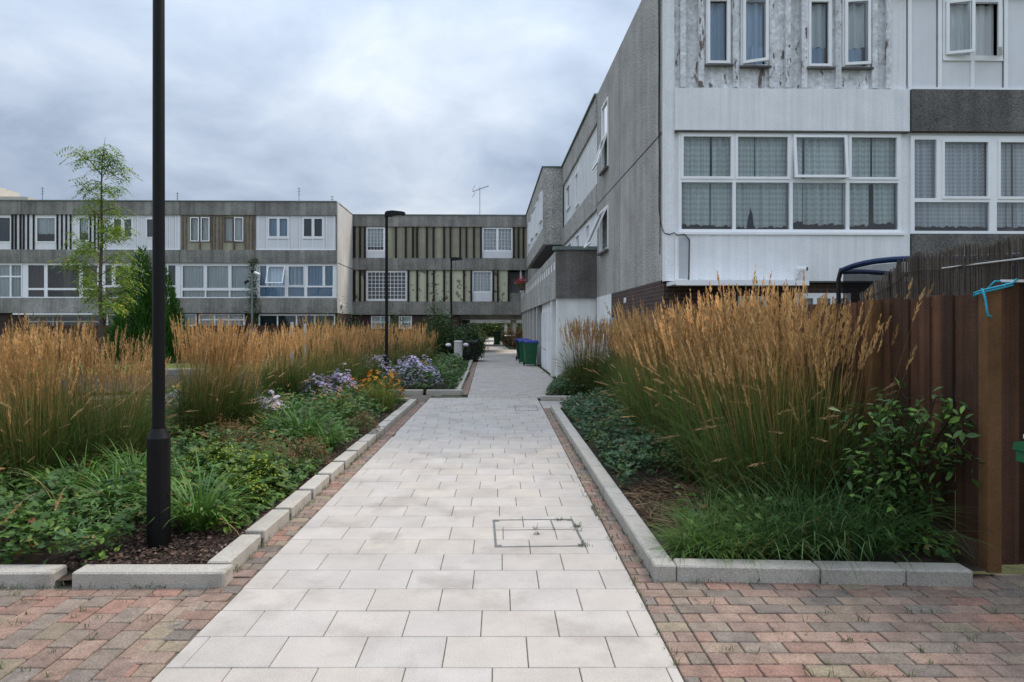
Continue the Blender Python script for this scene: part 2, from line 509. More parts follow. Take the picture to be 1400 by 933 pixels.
def slab_path(name, xl, xr, y0, y1, rot=0.0, org=(0, 0), skip=None, dx=0.40, dy=0.30, light=1.0):
    b = MB()
    b.mat = 1; b.col = (1, 1, 1)
    b.quad((xl - 0.004, y0, -0.009), (xr + 0.004, y0, -0.009), (xr + 0.004, y1, -0.009), (xl - 0.004, y1, -0.009))
    b.mat = 0
    rr = random.Random(5)
    n = int(round((y1 - y0) / dy))
    off = 0.0
    for j in range(n):
        off = (off + 0.16 + rr.random() * 0.1) % dx
        x = xl - off
        ya, yb = y0 + j * dy, y0 + (j + 1) * dy
        while x < xr - 0.01:
            xa, xb = max(x, xl), min(x + dx, xr)
            x += dx
            if xb - xa < 0.03: continue
            t = light * rr.uniform(0.95, 1.04)
            w = rr.uniform(-0.02, 0.03)
            b.col = (t * (1 + w * 0.6), t, t * (1 - w))
            g = 0.0022
            z = rr.uniform(-0.0012, 0.0012)
            b.cbox(xa + g, xb - g, ya + g, yb - g, -0.03, z, 0.003)
    c, s = math.cos(rot), math.sin(rot)
    b.xform(lambda p: (org[0] + p.x * c - p.y * s, org[1] + p.x * s + p.y * c, p.z))
    return tag(b.build(name, [M['slab'], M['joint']]), kind='structure')


slab_path('path', -1.55, 0.815, 1.2, 14.4)
slab_path('far_path', 0, 2.44, 0, 22.2, R(1.1), (-0.73, 14.41), light=0.90)
slab_path('cross_path', 0.83, 9.0, 12.55, 13.75, light=0.92)
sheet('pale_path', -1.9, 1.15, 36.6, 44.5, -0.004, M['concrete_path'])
slab_path('distant_path', 0, 1.75, 0, 15.6, R(1.6), (-1.12, 44.6), light=0.90)
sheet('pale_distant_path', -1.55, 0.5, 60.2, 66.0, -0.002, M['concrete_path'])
slab_path('furthest_path', 0, 1.7, 0, 24, R(1.6), (-1.5, 66.1), dx=0.8, dy=0.6, light=0.95)
sheet('side_path', -9.0, -1.56, 13.75, 15.1, -0.012, M['joint'])

BR = [(0.30, 0.175, 0.135), (0.285, 0.195, 0.15), (0.265, 0.20, 0.15), (0.225, 0.18, 0.145), (0.255, 0.205, 0.145), (0.25, 0.175, 0.14), (0.20, 0.165, 0.14), (0.295, 0.205, 0.16), (0.24, 0.19, 0.15), (0.27, 0.175, 0.135), (0.265, 0.19, 0.15)]


def pavers(b, x0, x1, y0, y1, lx, ly, along='x', seed=1, gap=0.0035, inside=None):
    """block paving in running bond with tumbled, slightly uneven blocks"""
    rr = random.Random(seed)
    if along == 'x':
        rows = int(round((y1 - y0) / ly))
        for j in range(rows):
            x = x0 - (lx * 0.5 if j % 2 else 0) - rr.uniform(0, 0.02)
            while x < x1:
                a, c = max(x, x0), min(x + lx, x1); x += lx
                if c - a > 0.03: one(b, a, c, y0 + j * ly, y0 + (j + 1) * ly, gap, rr, inside)
    else:
        cols = int(round((x1 - x0) / lx))
        for i in range(cols):
            y = y0 - (ly * 0.5 if i % 2 else 0) - rr.uniform(0, 0.02)
            while y < y1:
                a, c = max(y, y0), min(y + ly, y1); y += ly
                if c - a > 0.03: one(b, x0 + i * lx, x0 + (i + 1) * lx, a, c, gap, rr, inside)


def one(b, xa, xb, ya, yb, g, rr, inside=None):
    if inside and not inside((xa + xb) / 2, (ya + yb) / 2): return
    k = BR[rr.randrange(len(BR))]
    t = rr.uniform(0.82, 1.06)
    b.col = tuple(min(1, q * t) for q in k)
    st = len(b.v)
    b.cbox(xa + g, xb - g, ya + g, yb - g, -0.03, -0.003 + rr.uniform(-0.002, 0.0015), 0.0045)
    cx, cy = (xa + xb) / 2, (ya + yb) / 2
    tx, ty, rz = rr.uniform(-0.012, 0.012), rr.uniform(-0.012, 0.012), rr.uniform(-0.012, 0.012)
    b.xform(lambda p: (p.x - (p.y - cy) * rz, p.y + (p.x - cx) * rz, p.z + (p.x - cx) * tx + (p.y - cy) * ty), st)


def paving(name, jobs, base):
    b = MB(); b.mat = 1
    for (x0, x1, y0, y1) in base: b.quad((x0, y0, -0.014), (x1, y0, -0.014), (x1, y1, -0.014), (x0, y1, -0.014))
    b.mat = 0
    for j in jobs: pavers(b, **j)
    return tag(b.build(name, [M['paver'], M['joint']]), kind='structure')


paving('brick_paving', [
    dict(x0=-7.5, x1=-1.76, y0=1.2, y1=3.80, lx=0.135, ly=0.19, along='y', seed=2),
    dict(x0=-7.5, x1=-1.76, y0=3.80, y1=3.915, lx=0.17, ly=0.115, seed=3),
    dict(x0=-1.76, x1=-1.555, y0=1.2, y1=4.10, lx=0.205, ly=0.115, seed=4),
    dict(x0=-1.712, x1=-1.555, y0=4.10, y1=13.7, lx=0.157, ly=0.115, seed=5)],
    [(-7.5, -1.552, 1.2, 4.1), (-1.9, -1.552, 4.1, 13.7)])
paving('brick_paving', [
    dict(x0=0.99, x1=7.0, y0=1.2, y1=3.90, lx=0.215, ly=0.108, seed=6),
    dict(x0=0.99, x1=7.0, y0=3.90, y1=4.04, lx=0.135, ly=0.14, seed=7),
    dict(x0=2.90, x1=7.0, y0=4.04, y1=4.15, lx=0.215, ly=0.11, seed=16),
    dict(x0=0.82, x1=0.99, y0=1.2, y1=4.02, lx=0.17, ly=0.108, seed=8),
    dict(x0=0.82, x1=0.955, y0=4.02, y1=12.5, lx=0.135, ly=0.115, seed=9)],
    [(0.818, 7.0, 1.2, 4.15), (0.818, 1.05, 4.15, 12.5)])
b = MB(); b.mat = 1
b.quad((-0.62, 0.7, -0.014), (-0.004, 0.7, -0.014), (-0.004, 8.0, -0.014), (-0.62, 8.0, -0.014)); b.quad((-0.5, 8.0, -0.014), (-0.004, 8.0, -0.014), (-0.004, 22, -0.014), (-0.5, 22, -0.014)); b.mat = 0
pavers(b, -0.20, -0.004, 0.7, 22.0, 0.196, 0.115, seed=10)
c_, s_ = math.cos(R(1.1)), math.sin(R(1.1))
b.xform(lambda p: (-0.73 + p.x * c_ - p.y * s_, 14.41 + p.x * s_ + p.y * c_, p.z))
tag(b.build('far_brick_edging', [M['paver'], M['joint']]), kind='structure')

# planted beds: soil
sheet('garden_soil', -14, -1.72, 3.95, 13.75, 0.035, M['soil'], 60, 50, 0.04)
sheet('garden_soil', -14, -1.0, 15.2, 21.9, 0.03, M['soil'], 30, 20, 0.05)
sheet('garden_soil', -14, -1.25, 21.9, 33.0, 0.03, M['soil'], 30, 30, 0.05)
sheet('garden_soil', 1.0, 3.06, 4.06, 12.4, 0.035, M['soil'], 20, 60, 0.04)
b = MB(); b.add([(0.92, 13.9, 0.03), (2.75, 13.9, 0.03), (2.75, 18.85, 0.03), (1.66, 18.85, 0.03)], [(0, 1, 2, 3)]); tag(b.build('garden_soil', M['soil']), kind='structure')

# ------------------------------------------------------------------ kerb stones: every stone is a thing


def kerb(x0, x1, y0, y1, label, group, h=0.09, rz=0.0, tilt=0.0, ch=0.01):
    cx, cy = (x0 + x1) / 2, (y0 + y1) / 2
    b = MB(); t = random.uniform(0.93, 1.05); b.col = (t, t * 0.995, t * 0.98)
    b.cbox(x0 - cx, x1 - cx, y0 - cy, y1 - cy, -0.06, h, ch)
    o = b.build('kerb_stone', M['kerb'])
    o.location = (cx, cy, 0); o.rotation_euler = (tilt, 0, rz)
    return tag(o, label, 'kerb stone', group)


ORD = ['first', 'second', 'third', 'fourth', 'fifth', 'sixth', 'seventh', 'eighth', 'ninth', 'tenth', 'eleventh', 'twelfth', 'thirteenth', 'fourteenth', 'fifteenth', 'sixteenth', 'seventeenth', 'eighteenth']
GL = 'kerb stones around the left bed'
kerb(-2.585, -1.665, 3.92, 4.065, 'long grey kerb stone in front of the near lamp post', GL, 0.09)
kerb(-3.63, -2.70, 3.92, 4.065, 'kerb stone at the left edge of the picture, across a gap', GL, 0.088, 0.006)
kerb(-4.62, -3.69, 3.92, 4.065, 'long kerb stone further left, mostly out of the picture', GL, 0.09)
y = 4.12
for i in range(15):
    ln = 0.60; d_ = 0.0
    kerb(-1.86, -1.715, y, y + ln - 0.05, ORD[i] + ' short kerb stone along the left path edge, counted from the brick paving', GL, 0.088 + random.uniform(-0.006, 0.004), random.uniform(-0.012, 0.012), random.uniform(-0.006, 0.006), 0.008)
    y += ln + 0.022
kerb(-2.30, -1.90, 13.42, 13.56, 'short kerb stone closing the far end of the left bed', GL, 0.09)
GF = 'kerb stones around the far left bed'
kerb(-1.72, -0.88, 15.12, 15.26, 'kerb stone at the near path corner of the far flower bed', GF, 0.10)
kerb(-2.62, -1.80, 15.12, 15.26, 'kerb stone under the lavender aster mound of the far bed', GF, 0.10)
kerb(-3.5, -2.68, 15.12, 15.26, 'kerb stone behind the orange coneflowers at the far bed', GF, 0.10)
y = 15.3
for i in range(7):
    x = -0.93 - (y - 14.4) * 0.0192
    kerb(x - 0.14, x, y, y + 0.9, ORD[i] + ' kerb stone along the path side of the far left bed', GF, 0.10, 0.0165)
    y += 0.92
y = 22.4
kerb(-1.42, -1.05, 21.9, 22.06, 'kerb stone turning inwards beside the fluted bollard', GF, 0.10)
for i in range(7):
    x = -0.95 - (y - 14.4) * 0.0192
    kerb(x - 0.14, x, y, y + 0.95, ORD[i] + ' kerb stone beyond the fluted bollard on the left path edge', GF, 0.10, 0.0165)
    y += 0.97
GR = 'kerb stones around the right bed'
c, s = math.cos(R(-2.2)), math.sin(R(-2.2))
kerb(0.957, 1.095, 4.035, 4.18, 'square end of the kerb at the corner of the right bed', GR, 0.092, R(-1.5))
for (a, b_, lab) in ((1.10, 1.965, 'long kerb stone at the front of the right bed beside the corner'), (1.97, 2.475, 'middle kerb stone at the front of the right bed'), (2.48, 2.87, 'last kerb stone at the front of the right bed, beside the fence post')):
    cx = (a + b_) / 2
    kerb(a, b_, 4.035 - (cx - 0.957) * 0.05, 4.175 - (cx - 0.957) * 0.05, lab, GR, 0.092, R(-2.8))
y = 4.185
for i in range(9):
    kerb(0.957, 1.095, y, y + 0.91, ORD[i] + ' long kerb stone along the right path edge, counted from the corner', GR, 0.09)
    y += 0.914
kerb(0.86, 1.75, 13.78, 13.92, 'kerb stone across the near end of the further right bed', GR, 0.10)
kerb(1.76, 2.65, 13.78, 13.92, 'kerb stone hidden behind ground cover at the further right bed', GR, 0.10)
kerb(1.22, 1.36, 36.8, 38.7, 'long pale kerb on the right beyond the wheelie bins', None, 0.12, R(1.5))
kerb(-1.95, -1.2, 36.45, 36.62, 'pale kerb step on the left under the bridging block', None, 0.14)

# ------------------------------------------------------------------ manhole covers let into the path


def manhole(x0, x1, y0, y1, label, rz=0.0):
    t = thing('manhole_cover', label, 'manhole cover', ((x0 + x1) / 2, (y0 + y1) / 2, 0.0), rz)
    w, d = (x1 - x0) / 2, (y1 - y0) / 2
    b = MB(); bw = 0.016
    for (a, b_, c_, d_) in ((-w, w, -d, -d + bw), (-w, w, d - bw, d), (-w, -w + bw, -d + bw, d - bw), (w - bw, w, -d + bw, d - bw)):
        b.box(a, b_, c_, d_, -0.01, 0.0035)
    b.build('frame', M['manhole'], t)
    b = MB(); b.col = (0.62, 0.63, 0.62)
    b.quad((-w + bw, 0.06, 0.003), (w - bw, 0.06, 0.003), (w - bw, 0.068, 0.003), (-w + bw, 0.068, 0.003))
    b.quad((0.14, 0.068, 0.003), (0.15, 0.068, 0.003), (0.15, d - bw, 0.003), (0.14, d - bw, 0.003))
    for sx in (-1, 1):
        for sy in (-1, 1):
            b.box(sx * (w - 0.035) - 0.016, sx * (w - 0.035) + 0.016, sy * (d - 0.035) - 0.012, sy * (d - 0.035) + 0.012, -0.01, 0.0032)
    b.build('lifting_sockets', M['manhole'], t)
    return t


manhole(-0.05, 0.60, 4.64, 5.30, 'recessed manhole cover in the near path with a grey frame and weeds', R(2))
manhole(0.28, 0.72, 12.2, 12.9, 'small manhole cover in the path further away beside the right bed')

# ------------------------------------------------------------------ buildings


class Plane:
    """the upright front plane of a block; turns a measured pixel into local x and height"""

    def __init__(s, ox, oy, rot):
        s.o, s.r = (ox, oy), rot
        s.c, s.s = math.cos(rot), math.sin(rot)

    def x(s, px):
        k = (px - CX) / F
        return (k * s.o[1] - s.o[0]) / (s.c - k * s.s)

    def z(s, px, py):
        return EYE + (HY - py) / F * (s.o[1] + s.x(px) * s.s)

    def side(s, px):                              # depth along the gable at local x = 0
        k = (px - CX) / F
        return (s.o[0] - k * s.o[1]) / (k * s.c + s.s)

    def w(s, lx, ly, z=0.0):
        return (s.o[0] + lx * s.c - ly * s.s, s.o[1] + lx * s.s + ly * s.c, z)


ROT = R(1.1)
PL = Plane((461 - CX) * 35.3 / F, 35.3, ROT)      # left terrace
PF = Plane((483 - CX) * 39.2 / F, 39.2, ROT)      # block bridging the path
PR = Plane((908 - CX) * 11.7 / F, 11.7, ROT)      # right-hand terrace


def cells_grid(xs, zs, bar):
    h = bar / 2
    return [(xs[i] + h, xs[i + 1] - h, zs[j] + h, zs[j + 1] - h, 'f') for i in range(len(xs) - 1) for j in range(len(zs) - 1)]


def casement(b, c, y, ring=0.045):
    """closed sash: a ring standing slightly proud of the frame"""
    g = 0.012
    x0, x1, z0, z1 = c[0] - g, c[1] + g, c[2] - g, c[3] + g
    b.panel(x0, x1, z0, z1, [(x0 + ring, x1 - ring, z0 + ring, z1 - ring)], y - 0.016, y + 0.03)
    return (x0 + ring, x1 - ring, z0 + ring, z1 - ring)


def window(parent, off, rect, cells, y=0.03, depth=0.07, fm=None, curtain=None, lattice=None, folds=9.0, cur_gap=0.0, cur_y=0.16, curt_holes=None, name='window'):
    fm = fm or M['pvc']
    b = MB(off)
    b.panel(rect[0], rect[1], rect[2], rect[3], [c[:4] for c in cells], y, y + depth)
    panes = []
    for c in cells:
        k = c[4]
        if k == 'f': panes.append(c[:4])
        elif k == 'c': panes.append(casement(b, c, y))
    if lattice:
        lw, st = lattice
        for (x0, x1, z0, z1) in panes:
            nx, nz = max(1, round((x1 - x0) / st)), max(1, round((z1 - z0) / st))
            for i in range(1, nx):
                xx = x0 + (x1 - x0) * i / nx
                b.box(xx - lw / 2, xx + lw / 2, y + 0.028, y + 0.042, z0, z1)
            for j in range(1, nz):
                zz = z0 + (z1 - z0) * j / nz
                b.box(x0, x1, y + 0.026, y + 0.044, zz - lw / 2, zz + lw / 2)
    f = b.build(name, fm, parent)
    if panes:
        g = MB(off)
        for (x0, x1, z0, z1) in panes:
            g.quad((x0, y + 0.035, z0), (x1, y + 0.035, z0), (x1, y + 0.035, z1), (x0, y + 0.035, z1))
        g.build('pane', M['glass'], f)
    if curtain:
        rects = curtain if isinstance(curtain, list) else [(rect[0] + 0.04, rect[1] - 0.04, rect[2] + 0.03 + cur_gap, rect[3] - 0.03, curtain)]
        bymat = {}
        for q in rects: bymat.setdefault(id(q[4]), []).append(q)
        for qs in bymat.values():
            cb = MB(off)
            for q in qs:
                x0, x1, z0, z1 = q[:4]
                n = max(10, int((x1 - x0) * 110)); ph = random.random() * 6
                vs = []
                for i in range(n + 1):
                    xx = x0 + (x1 - x0) * i / n
                    d = 0.045 * math.sin(xx * folds * 3.6 + ph + 1.1 * math.sin(xx * 4.1)) * (0.6 + 0.4 * math.sin(xx * 4.7 + ph)) + 0.012 * math.sin(xx * folds * 8.3 + 2 * ph)
                    zb = z0 + 0.012 * math.sin(xx * 23) + 0.01 * math.sin(xx * 51 + ph)
                    vs += [(xx, y + cur_y + d * 1.15, zb), (xx, y + cur_y + d, z1)]
                cb.add(vs, [(2 * i, 2 * i + 2, 2 * i + 3, 2 * i + 1) for i in range(n)])
            cb.build('curtain', qs[0][4], f, smooth=True)
    return f


def open_sash(parent, off, c, y, hinge, ang, fm=None, ring=0.05, glass=True, curtain=None):
    """an opened casement: ring and glass swung out about one edge"""
    x0, x1, z0, z1 = c[:4]
    b = MB(off)
    b.mat = 0
    b.panel(x0, x1, z0, z1, [(x0 + ring, x1 - ring, z0 + ring, z1 - ring)], -0.03, 0.02)
    b.mat = 1
    b.quad((x0 + ring, -0.005, z0 + ring), (x1 - ring, -0.005, z0 + ring), (x1 - ring, -0.005, z1 - ring), (x0 + ring, -0.005, z1 - ring))
    ca, sa = math.cos(ang), math.sin(ang)
    if hinge == 'top': fn = lambda p: (p.x, y + p.y * ca - (z1 - p.z) * sa, z1 - (z1 - p.z) * ca - p.y * sa)
    elif hinge == 'left': fn = lambda p: (x0 + (p.x - x0) * ca + p.y * sa, y + p.y * ca - (p.x - x0) * sa, p.z)
    else: fn = lambda p: (x1 - (x1 - p.x) * ca - p.y * sa, y + p.y * ca - (x1 - p.x) * sa, p.z)
    b.xform(fn)
    return b.build('opened_casement', [fm or M['pvc'], M['glass']], parent)


def part(name, m, parent, off, fill, smooth=False):
    b = MB(off); fill(b)
    return b.build(name, m, parent, smooth)


ZP0, ZP1, ZB2, ZU, ZB1, ZF, ZG = 7.60, 8.32, 5.02, 5.71, 2.31, 3.12, 2.31


def terrace_house(pl, x0, x1, label, group, depth=9.0, left_end=False, right_end=False, band='pebble_far', name='terrace_house', zs=None):
    zp0, zp1, zb2, zu, zb1, zf = zs or (ZP0, ZP1, ZB2, ZU, ZB1, ZF)
    t = thing(name, label, 'house', pl.w(x0, 0), pl.r, group)
    off = (x0, 0, 0)
    g = 0.012
    part('parapet', M[band], t, off, lambda b: (b.box(x0 + g, x1 - g, -0.10, 0.10, zp0, zp1)))
    part('coping', M['coping'], t, off, lambda b: b.box(x0 + 0.002, x1 - 0.002, -0.14, 0.2, zp1 + 0.002, zp1 + 0.05))
    for (a, c) in ((zb2, zu), (zb1, zf)):
        part('concrete_band', M[band], t, off, lambda b: b.box(x0 + g, x1 - g, -0.12, 0.10, a, c))
    def body(b):
        b.box(x0 + 0.003, x0 + 0.15, 0.12, depth, 0, zp1 - 0.02)
        b.box(x1 - 0.15, x1 - 0.003, 0.12, depth, 0, zp1 - 0.02)
        b.box(x0 + 0.15, x1 - 0.15, depth - 0.15, depth, 0, zp1 - 0.02)
        for zz in (zb1 + 0.1, zb2 + 0.1):
            b.box(x0 + 0.15, x1 - 0.15, 0.12, depth - 0.15, zz, zz + 0.2)
        b.box(x0 + 0.15, x1 - 0.15, 3.6, 3.75, 0, zp0)
    part('party_walls', M['inside'], t, off, body)
    part('roof', M['roof'], t, off, lambda b: b.box(x0 + 0.15, x1 - 0.15, 0.11, depth - 0.16, zp0 + 0.3, zp0 + 0.5))
    return t, off


GT = 'three storey terrace houses on the left'
# --- left terrace, right-most house (white cladding above)
P = PL
X = P.x


def infill(t, off, x0, x1, z0, z1, holes, m, y0=0.0, name='cladding'):
    return part(name, m, t, off, lambda b: b.panel(x0, x1, z0, z1, holes, y0, 0.118))


def ground_floor(t, off, x0, x1, wins, zt=2.31, wm=None):
    """dark brick ground storey with low white windows"""
    holes = [w[0] for w in wins]
    part('ground_wall', wm or M['brick_dark'], t, off, lambda b: b.panel(x0 + 0.005, x1 - 0.005, 0, zt, holes, 0.05, 0.2))
    for rect, xs, zs, cur in wins:
        window(t, off, rect, cells_grid(xs, zs, 0.07), y=0.04, curtain=cur)


def Zl(py): return EYE + (HY - py) / F * 35.3


# house at the right end
x0, x1 = X(349.6), 0.0
t, off = terrace_house(PL, x0, x1, 'end terrace house with crisp white panels and a tilted open window beside the bridging block', GT)
wa = (X(366), X(395), Zl(325.5), Zl(297.5)); wb = (X(413.5), X(442.5), Zl(325.5), Zl(297.5))
fill_m = M['pvc_panel']
infill(t, off, x0 + 0.01, X(459), ZU, ZP0, [wa, wb], fill_m)
def trims(b):
    for q in (353, 364, 399, 409, 446, 457): b.box(X(q) - 0.03, X(q) + 0.03, -0.025, -0.001, ZU + 0.002, ZP0 - 0.002)
    b.box(x0 + 0.02, X(458.5), -0.03, -0.002, ZU, ZU + 0.07)
    for w in (wa, wb):
        b.box(w[0] - 0.03, w[1] + 0.03, -0.028, -0.001, w[2] - 0.06, w[2])
        b.box((w[0] + w[1]) / 2 - 0.02, (w[0] + w[1]) / 2 + 0.02, -0.02, -0.001, ZU + 0.07, w[2] - 0.06)
        for e_ in (w[0], w[1]): b.box(e_ - 0.02, e_ + 0.02, -0.02, -0.001, ZU + 0.07, w[2] - 0.06)
part('panel_trim', M['pvc'], t, off, trims)
part('panel_joint_shadow', M['soffit'], t, off, lambda b: ([b.box(X(q) - 0.05, X(q) - 0.031, -0.006, -0.0012, ZU + 0.075, ZP0 - 0.003) for q in (364, 399, 409, 446)], [b.box(w[0] - 0.02, w[1] + 0.02, -0.008, -0.0015, w[2] - 0.078, w[2] - 0.062) for w in (wa, wb)]))  # dark strips painting the shade of the panel grooves
for w in (wa, wb):
    m_ = (w[0] + w[1]) / 2
    cl = [(w[0] + 0.05, m_ - 0.04, w[2] + 0.05, w[3] - 0.05, 'c'), (m_ + 0.04, w[1] - 0.05, w[2] + 0.05, w[3] - 0.05, 'c')]
    window(t, off, w, cl, y=-0.01, curtain=M['blue_cur'] if w is wa else M['dark_cur'])
z0_, z1_ = Zl(407), Zl(362.5)
zt_ = Zl(392)
wr = (X(353), X(459), z0_, z1_)
cx_ = [X(q) for q in (355, 366, 393, 417.5, 444, 456.5)]
b_ = 0.045
cl = [(X(355.5), X(364), zt_ + b_, z1_ - 0.06, 'f'), (X(366.5), X(390), zt_ + b_, z1_ - 0.06, 'o'), (X(394), X(416), zt_ + b_, z1_ - 0.06, 'c'),
      (X(421), X(441), zt_ + b_, z1_ - 0.06, 'f'), (X(444.5), X(455), zt_ + b_, z1_ - 0.06, 'f'),
      (X(355.5), X(389.5), z0_ + 0.06, zt_ - b_, 'f'), (X(394), X(416), z0_ + 0.06, zt_ - b_, 'f'), (X(420), X(454.5), z0_ + 0.06, zt_ - b_, 'f')]
f = window(t, off, wr, cl, y=-0.01, curtain=[(X(354), X(458), z0_ + 0.05, z1_ - 0.05, M['blue_cur']), (X(368), X(390), zt_, z1_ - 0.05, M['blind']), (X(395), X(416), zt_, z1_ - 0.05, M['blind'])])
open_sash(f, off, cl[1], -0.01, 'top', R(24))
infill(t, off, x0 + 0.01, x1 - 0.01, ZF, ZB2, [wr], M['pvc'], name='window_wall')
ground_floor(t, off, x0, x1, [((X(353), X(458), 0.75, 2.27), [X(354), X(379), X(405), X(430), X(457)], [0.8, 2.2], M['dark_cur'])])
# its gable end facing the path
def gable_fill(b):
    b.box(x1 - 0.002, x1 + 0.05, -0.10, 3.95, 2.31, 8.30)
part('gable_wall', M['gable'], t, off, gable_fill)
part('gable_joint', M['fin'], t, off, lambda b: b.box(x1 + 0.045, x1 + 0.054, -0.08, 3.95, 5.0, 5.035))
part('gable_base', M['brick'], t, off, lambda b: b.box(x1 - 0.002, x1 + 0.03, -0.05, 3.95, 0, 2.305))
part('gable_coping', M['pvc_panel'], t, off, lambda b: b.box(x1 + 0.003, x1 + 0.09, 0.21, 3.95, 8.305, 8.38))
part('boiler_flue', M['white_plastic'], t, off, lambda b: b.box(x1 + 0.052, x1 + 0.2, 0.55, 0.95, 2.72, 2.82))

# house with brown weathered boards
x0, x1 = X(247), X(349.6)
t, off = terrace_house(PL, x0, x1, 'terrace house with brown weathered boards between olive panels on the top floor', GT)
wa = (X(259.5), X(288), Zl(332), Zl(297)); wb = (X(306), X(334), Zl(332), Zl(297))
infill(t, off, x0 + 0.01, x1 - 0.01, ZU, ZP0, [wa, wb], M['olive'])
def battens(b):
    for q in (250, 254.5, 289.5, 294, 299, 303.5, 335.5, 340, 345, 348.5): b.box(X(q) - 0.045, X(q) + 0.045, -0.06, -0.001, ZU, ZP0)
    for q in (273.5, 320): b.box(X(q) - 0.04, X(q) + 0.04, -0.06, -0.001, ZU, Zl(333))
part('battens', M['timber'], t, off, battens)
for w in (wa, wb):
    m_ = (w[0] + w[1]) / 2
    cl = [(w[0] + 0.04, m_ - 0.05, w[2] + 0.04, w[3] - 0.04, 'c'), (m_ + 0.05, w[1] - 0.04, w[2] + 0.04, w[3] - 0.04, 'c' if w is wa else 'o')]
    f = window(t, off, w, cl, y=-0.02, fm=M['timber'], curtain=M['net'])
    if w is wb: open_sash(f, off, (cl[1][0], cl[1][1], cl[1][2], cl[1][3]), -0.03, 'right', R(18), fm=M['pvc'])
    else: part('sash', M['pvc'], f, off, lambda b: [b.panel(c_[0], c_[1], c_[2], c_[3], [(c_[0] + 0.05, c_[1] - 0.05, c_[2] + 0.05, c_[3] - 0.05)], -0.06, -0.037) for c_ in cl])
z1_, z0_, zt_ = Zl(362), Zl(408), Zl(395.5)
wr = (X(247.8), X(349.2), z0_, z1_)
cl = [(X(a), X(c_), zt_ + 0.06, z1_ - 0.09, 'f') for a, c_ in ((250, 278.5), (283, 312), (316.5, 347))] + [(X(a), X(c_), z0_ + 0.06, zt_ - 0.09, 'f') for a, c_ in ((249.5, 280), (282, 313), (315, 347))]
window(t, off, wr, cl, y=-0.01, curtain=M['net'])
infill(t, off, x0 + 0.01, x1 - 0.01, ZF, ZB2, [wr], M['pvc'], name='window_wall')
ground_floor(t, off, x0, x1, [((X(248.5), X(268.5), 1.6, 2.27), [X(248.5) + .03, X(268.5) - .03], [1.64, 2.23], M['net']), ((X(271), X(334), 1.35, 2.27), [X(272), X(293), X(312), X(333)], [1.4, 1.95, 2.23], M['net'])])

# house with plain white upper panel
x0, x1 = X(137), X(247)
t, off = terrace_house(PL, x0, x1, 'terrace house with plain white top floor behind the near lamp post', GT)
wa = (X(154), X(182), Zl(327), Zl(299)); wb = (X(199), X(227), Zl(327), Zl(299))
infill(t, off, x0 + 0.01, x1 - 0.01, ZU, ZP0, [wa, wb], M['pvc_panel'])
part('panel_joint_shadow', M['soffit'], t, off, lambda b: [b.box(X(q) - 0.045, X(q) - 0.026, -0.006, -0.0012, ZU + 0.07, ZP0 - 0.003) for q in (148, 188, 194, 232, 240)])  # shadow lines of the grooves, laid on as dark strips
part('panel_trim', M['pvc'], t, off, lambda b: ([b.box(X(q) - 0.025, X(q) + 0.025, -0.02, -0.001, ZU + 0.002, ZP0 - 0.002) for q in (139, 148, 188, 194, 232, 240, 245)], b.box(x0 + 0.02, x1 - 0.02, -0.025, -0.001, ZU, ZU + 0.06)))
for w in (wa, wb):
    m_ = (w[0] + w[1]) / 2
    window(t, off, w, [(w[0] + 0.05, m_ - 0.05, w[2] + 0.05, w[3] - 0.05, 'c'), (m_ + 0.05, w[1] - 0.05, w[2] + 0.05, w[3] - 0.05, 'c')], y=-0.01, curtain=M['dark_cur'])
wr = (X(141), X(243), z0_, z1_); zt2 = Zl(392)
cl = [(X(a), X(c_), zt2 + 0.05, z1_ - 0.06, 'c' if i == 1 else 'f') for i, (a, c_) in enumerate(((144, 153), (157, 176), (181, 205), (209, 226), (230, 240)))] + [(X(a), X(c_), z0_ + 0.06, zt2 - 0.05, 'f') for a, c_ in ((144, 176), (181, 205), (209, 240))]
window(t, off, wr, cl, y=-0.01, curtain=[(X(180), X(206), z0_ + 0.03, z1_ - 0.05, M['net']), (X(143), X(178), z0_ + 0.03, z1_ - 0.05, M['dark_cur']), (X(208), X(242), z0_ + 0.03, z1_ - 0.05, M['dark_cur'])])
infill(t, off, x0 + 0.01, x1 - 0.01, ZF, ZB2, [wr], M['pvc'], name='window_wall')
ground_floor(t, off, x0, x1, [((X(145), X(236), 1.35, 2.27), [X(146), X(168), X(190), X(212), X(235)], [1.4, 2.23], M['dark_cur'])])

# house with black and white stripes and a big dark window
x0, x1 = X(30.6), X(137)
t, off = terrace_house(PL, x0, x1, 'terrace house with black and white striped top floor behind the young tree', GT)
wa = (X(49), X(77), Zl(333), Zl(298)); wb = (X(107), X(123), Zl(331), Zl(298))
infill(t, off, x0 + 0.01, x1 - 0.01, ZU, ZP0, [wa, wb], M['render'])
part('battens', M['black'], t, off, lambda b: [b.box(X(q) - 0.035, X(q) + 0.035, -0.06, -0.001, ZU, ZP0) for q in (33, 39, 46.5, 79, 85, 91, 97, 124, 130, 135)])
for w in (wa, wb): window(t, off, w, [(w[0] + 0.07, w[1] - 0.07, w[2] + 0.07, w[3] - 0.07, 'f')], y=-0.02, curtain=M['blind'], cur_gap=0.45)
wr = (X(34), X(135), z0_, z1_)
cl = [(X(a), X(c_), zt_ + 0.04, z1_ - 0.06, 'f') for a, c_ in ((38.5, 60.5), (65, 108.5), (113.5, 133))] + [(X(a), X(c_), z0_ + 0.06, zt_ - 0.07, 'f') for a, c_ in ((38.5, 60.5), (65, 108.5), (113.5, 133))]
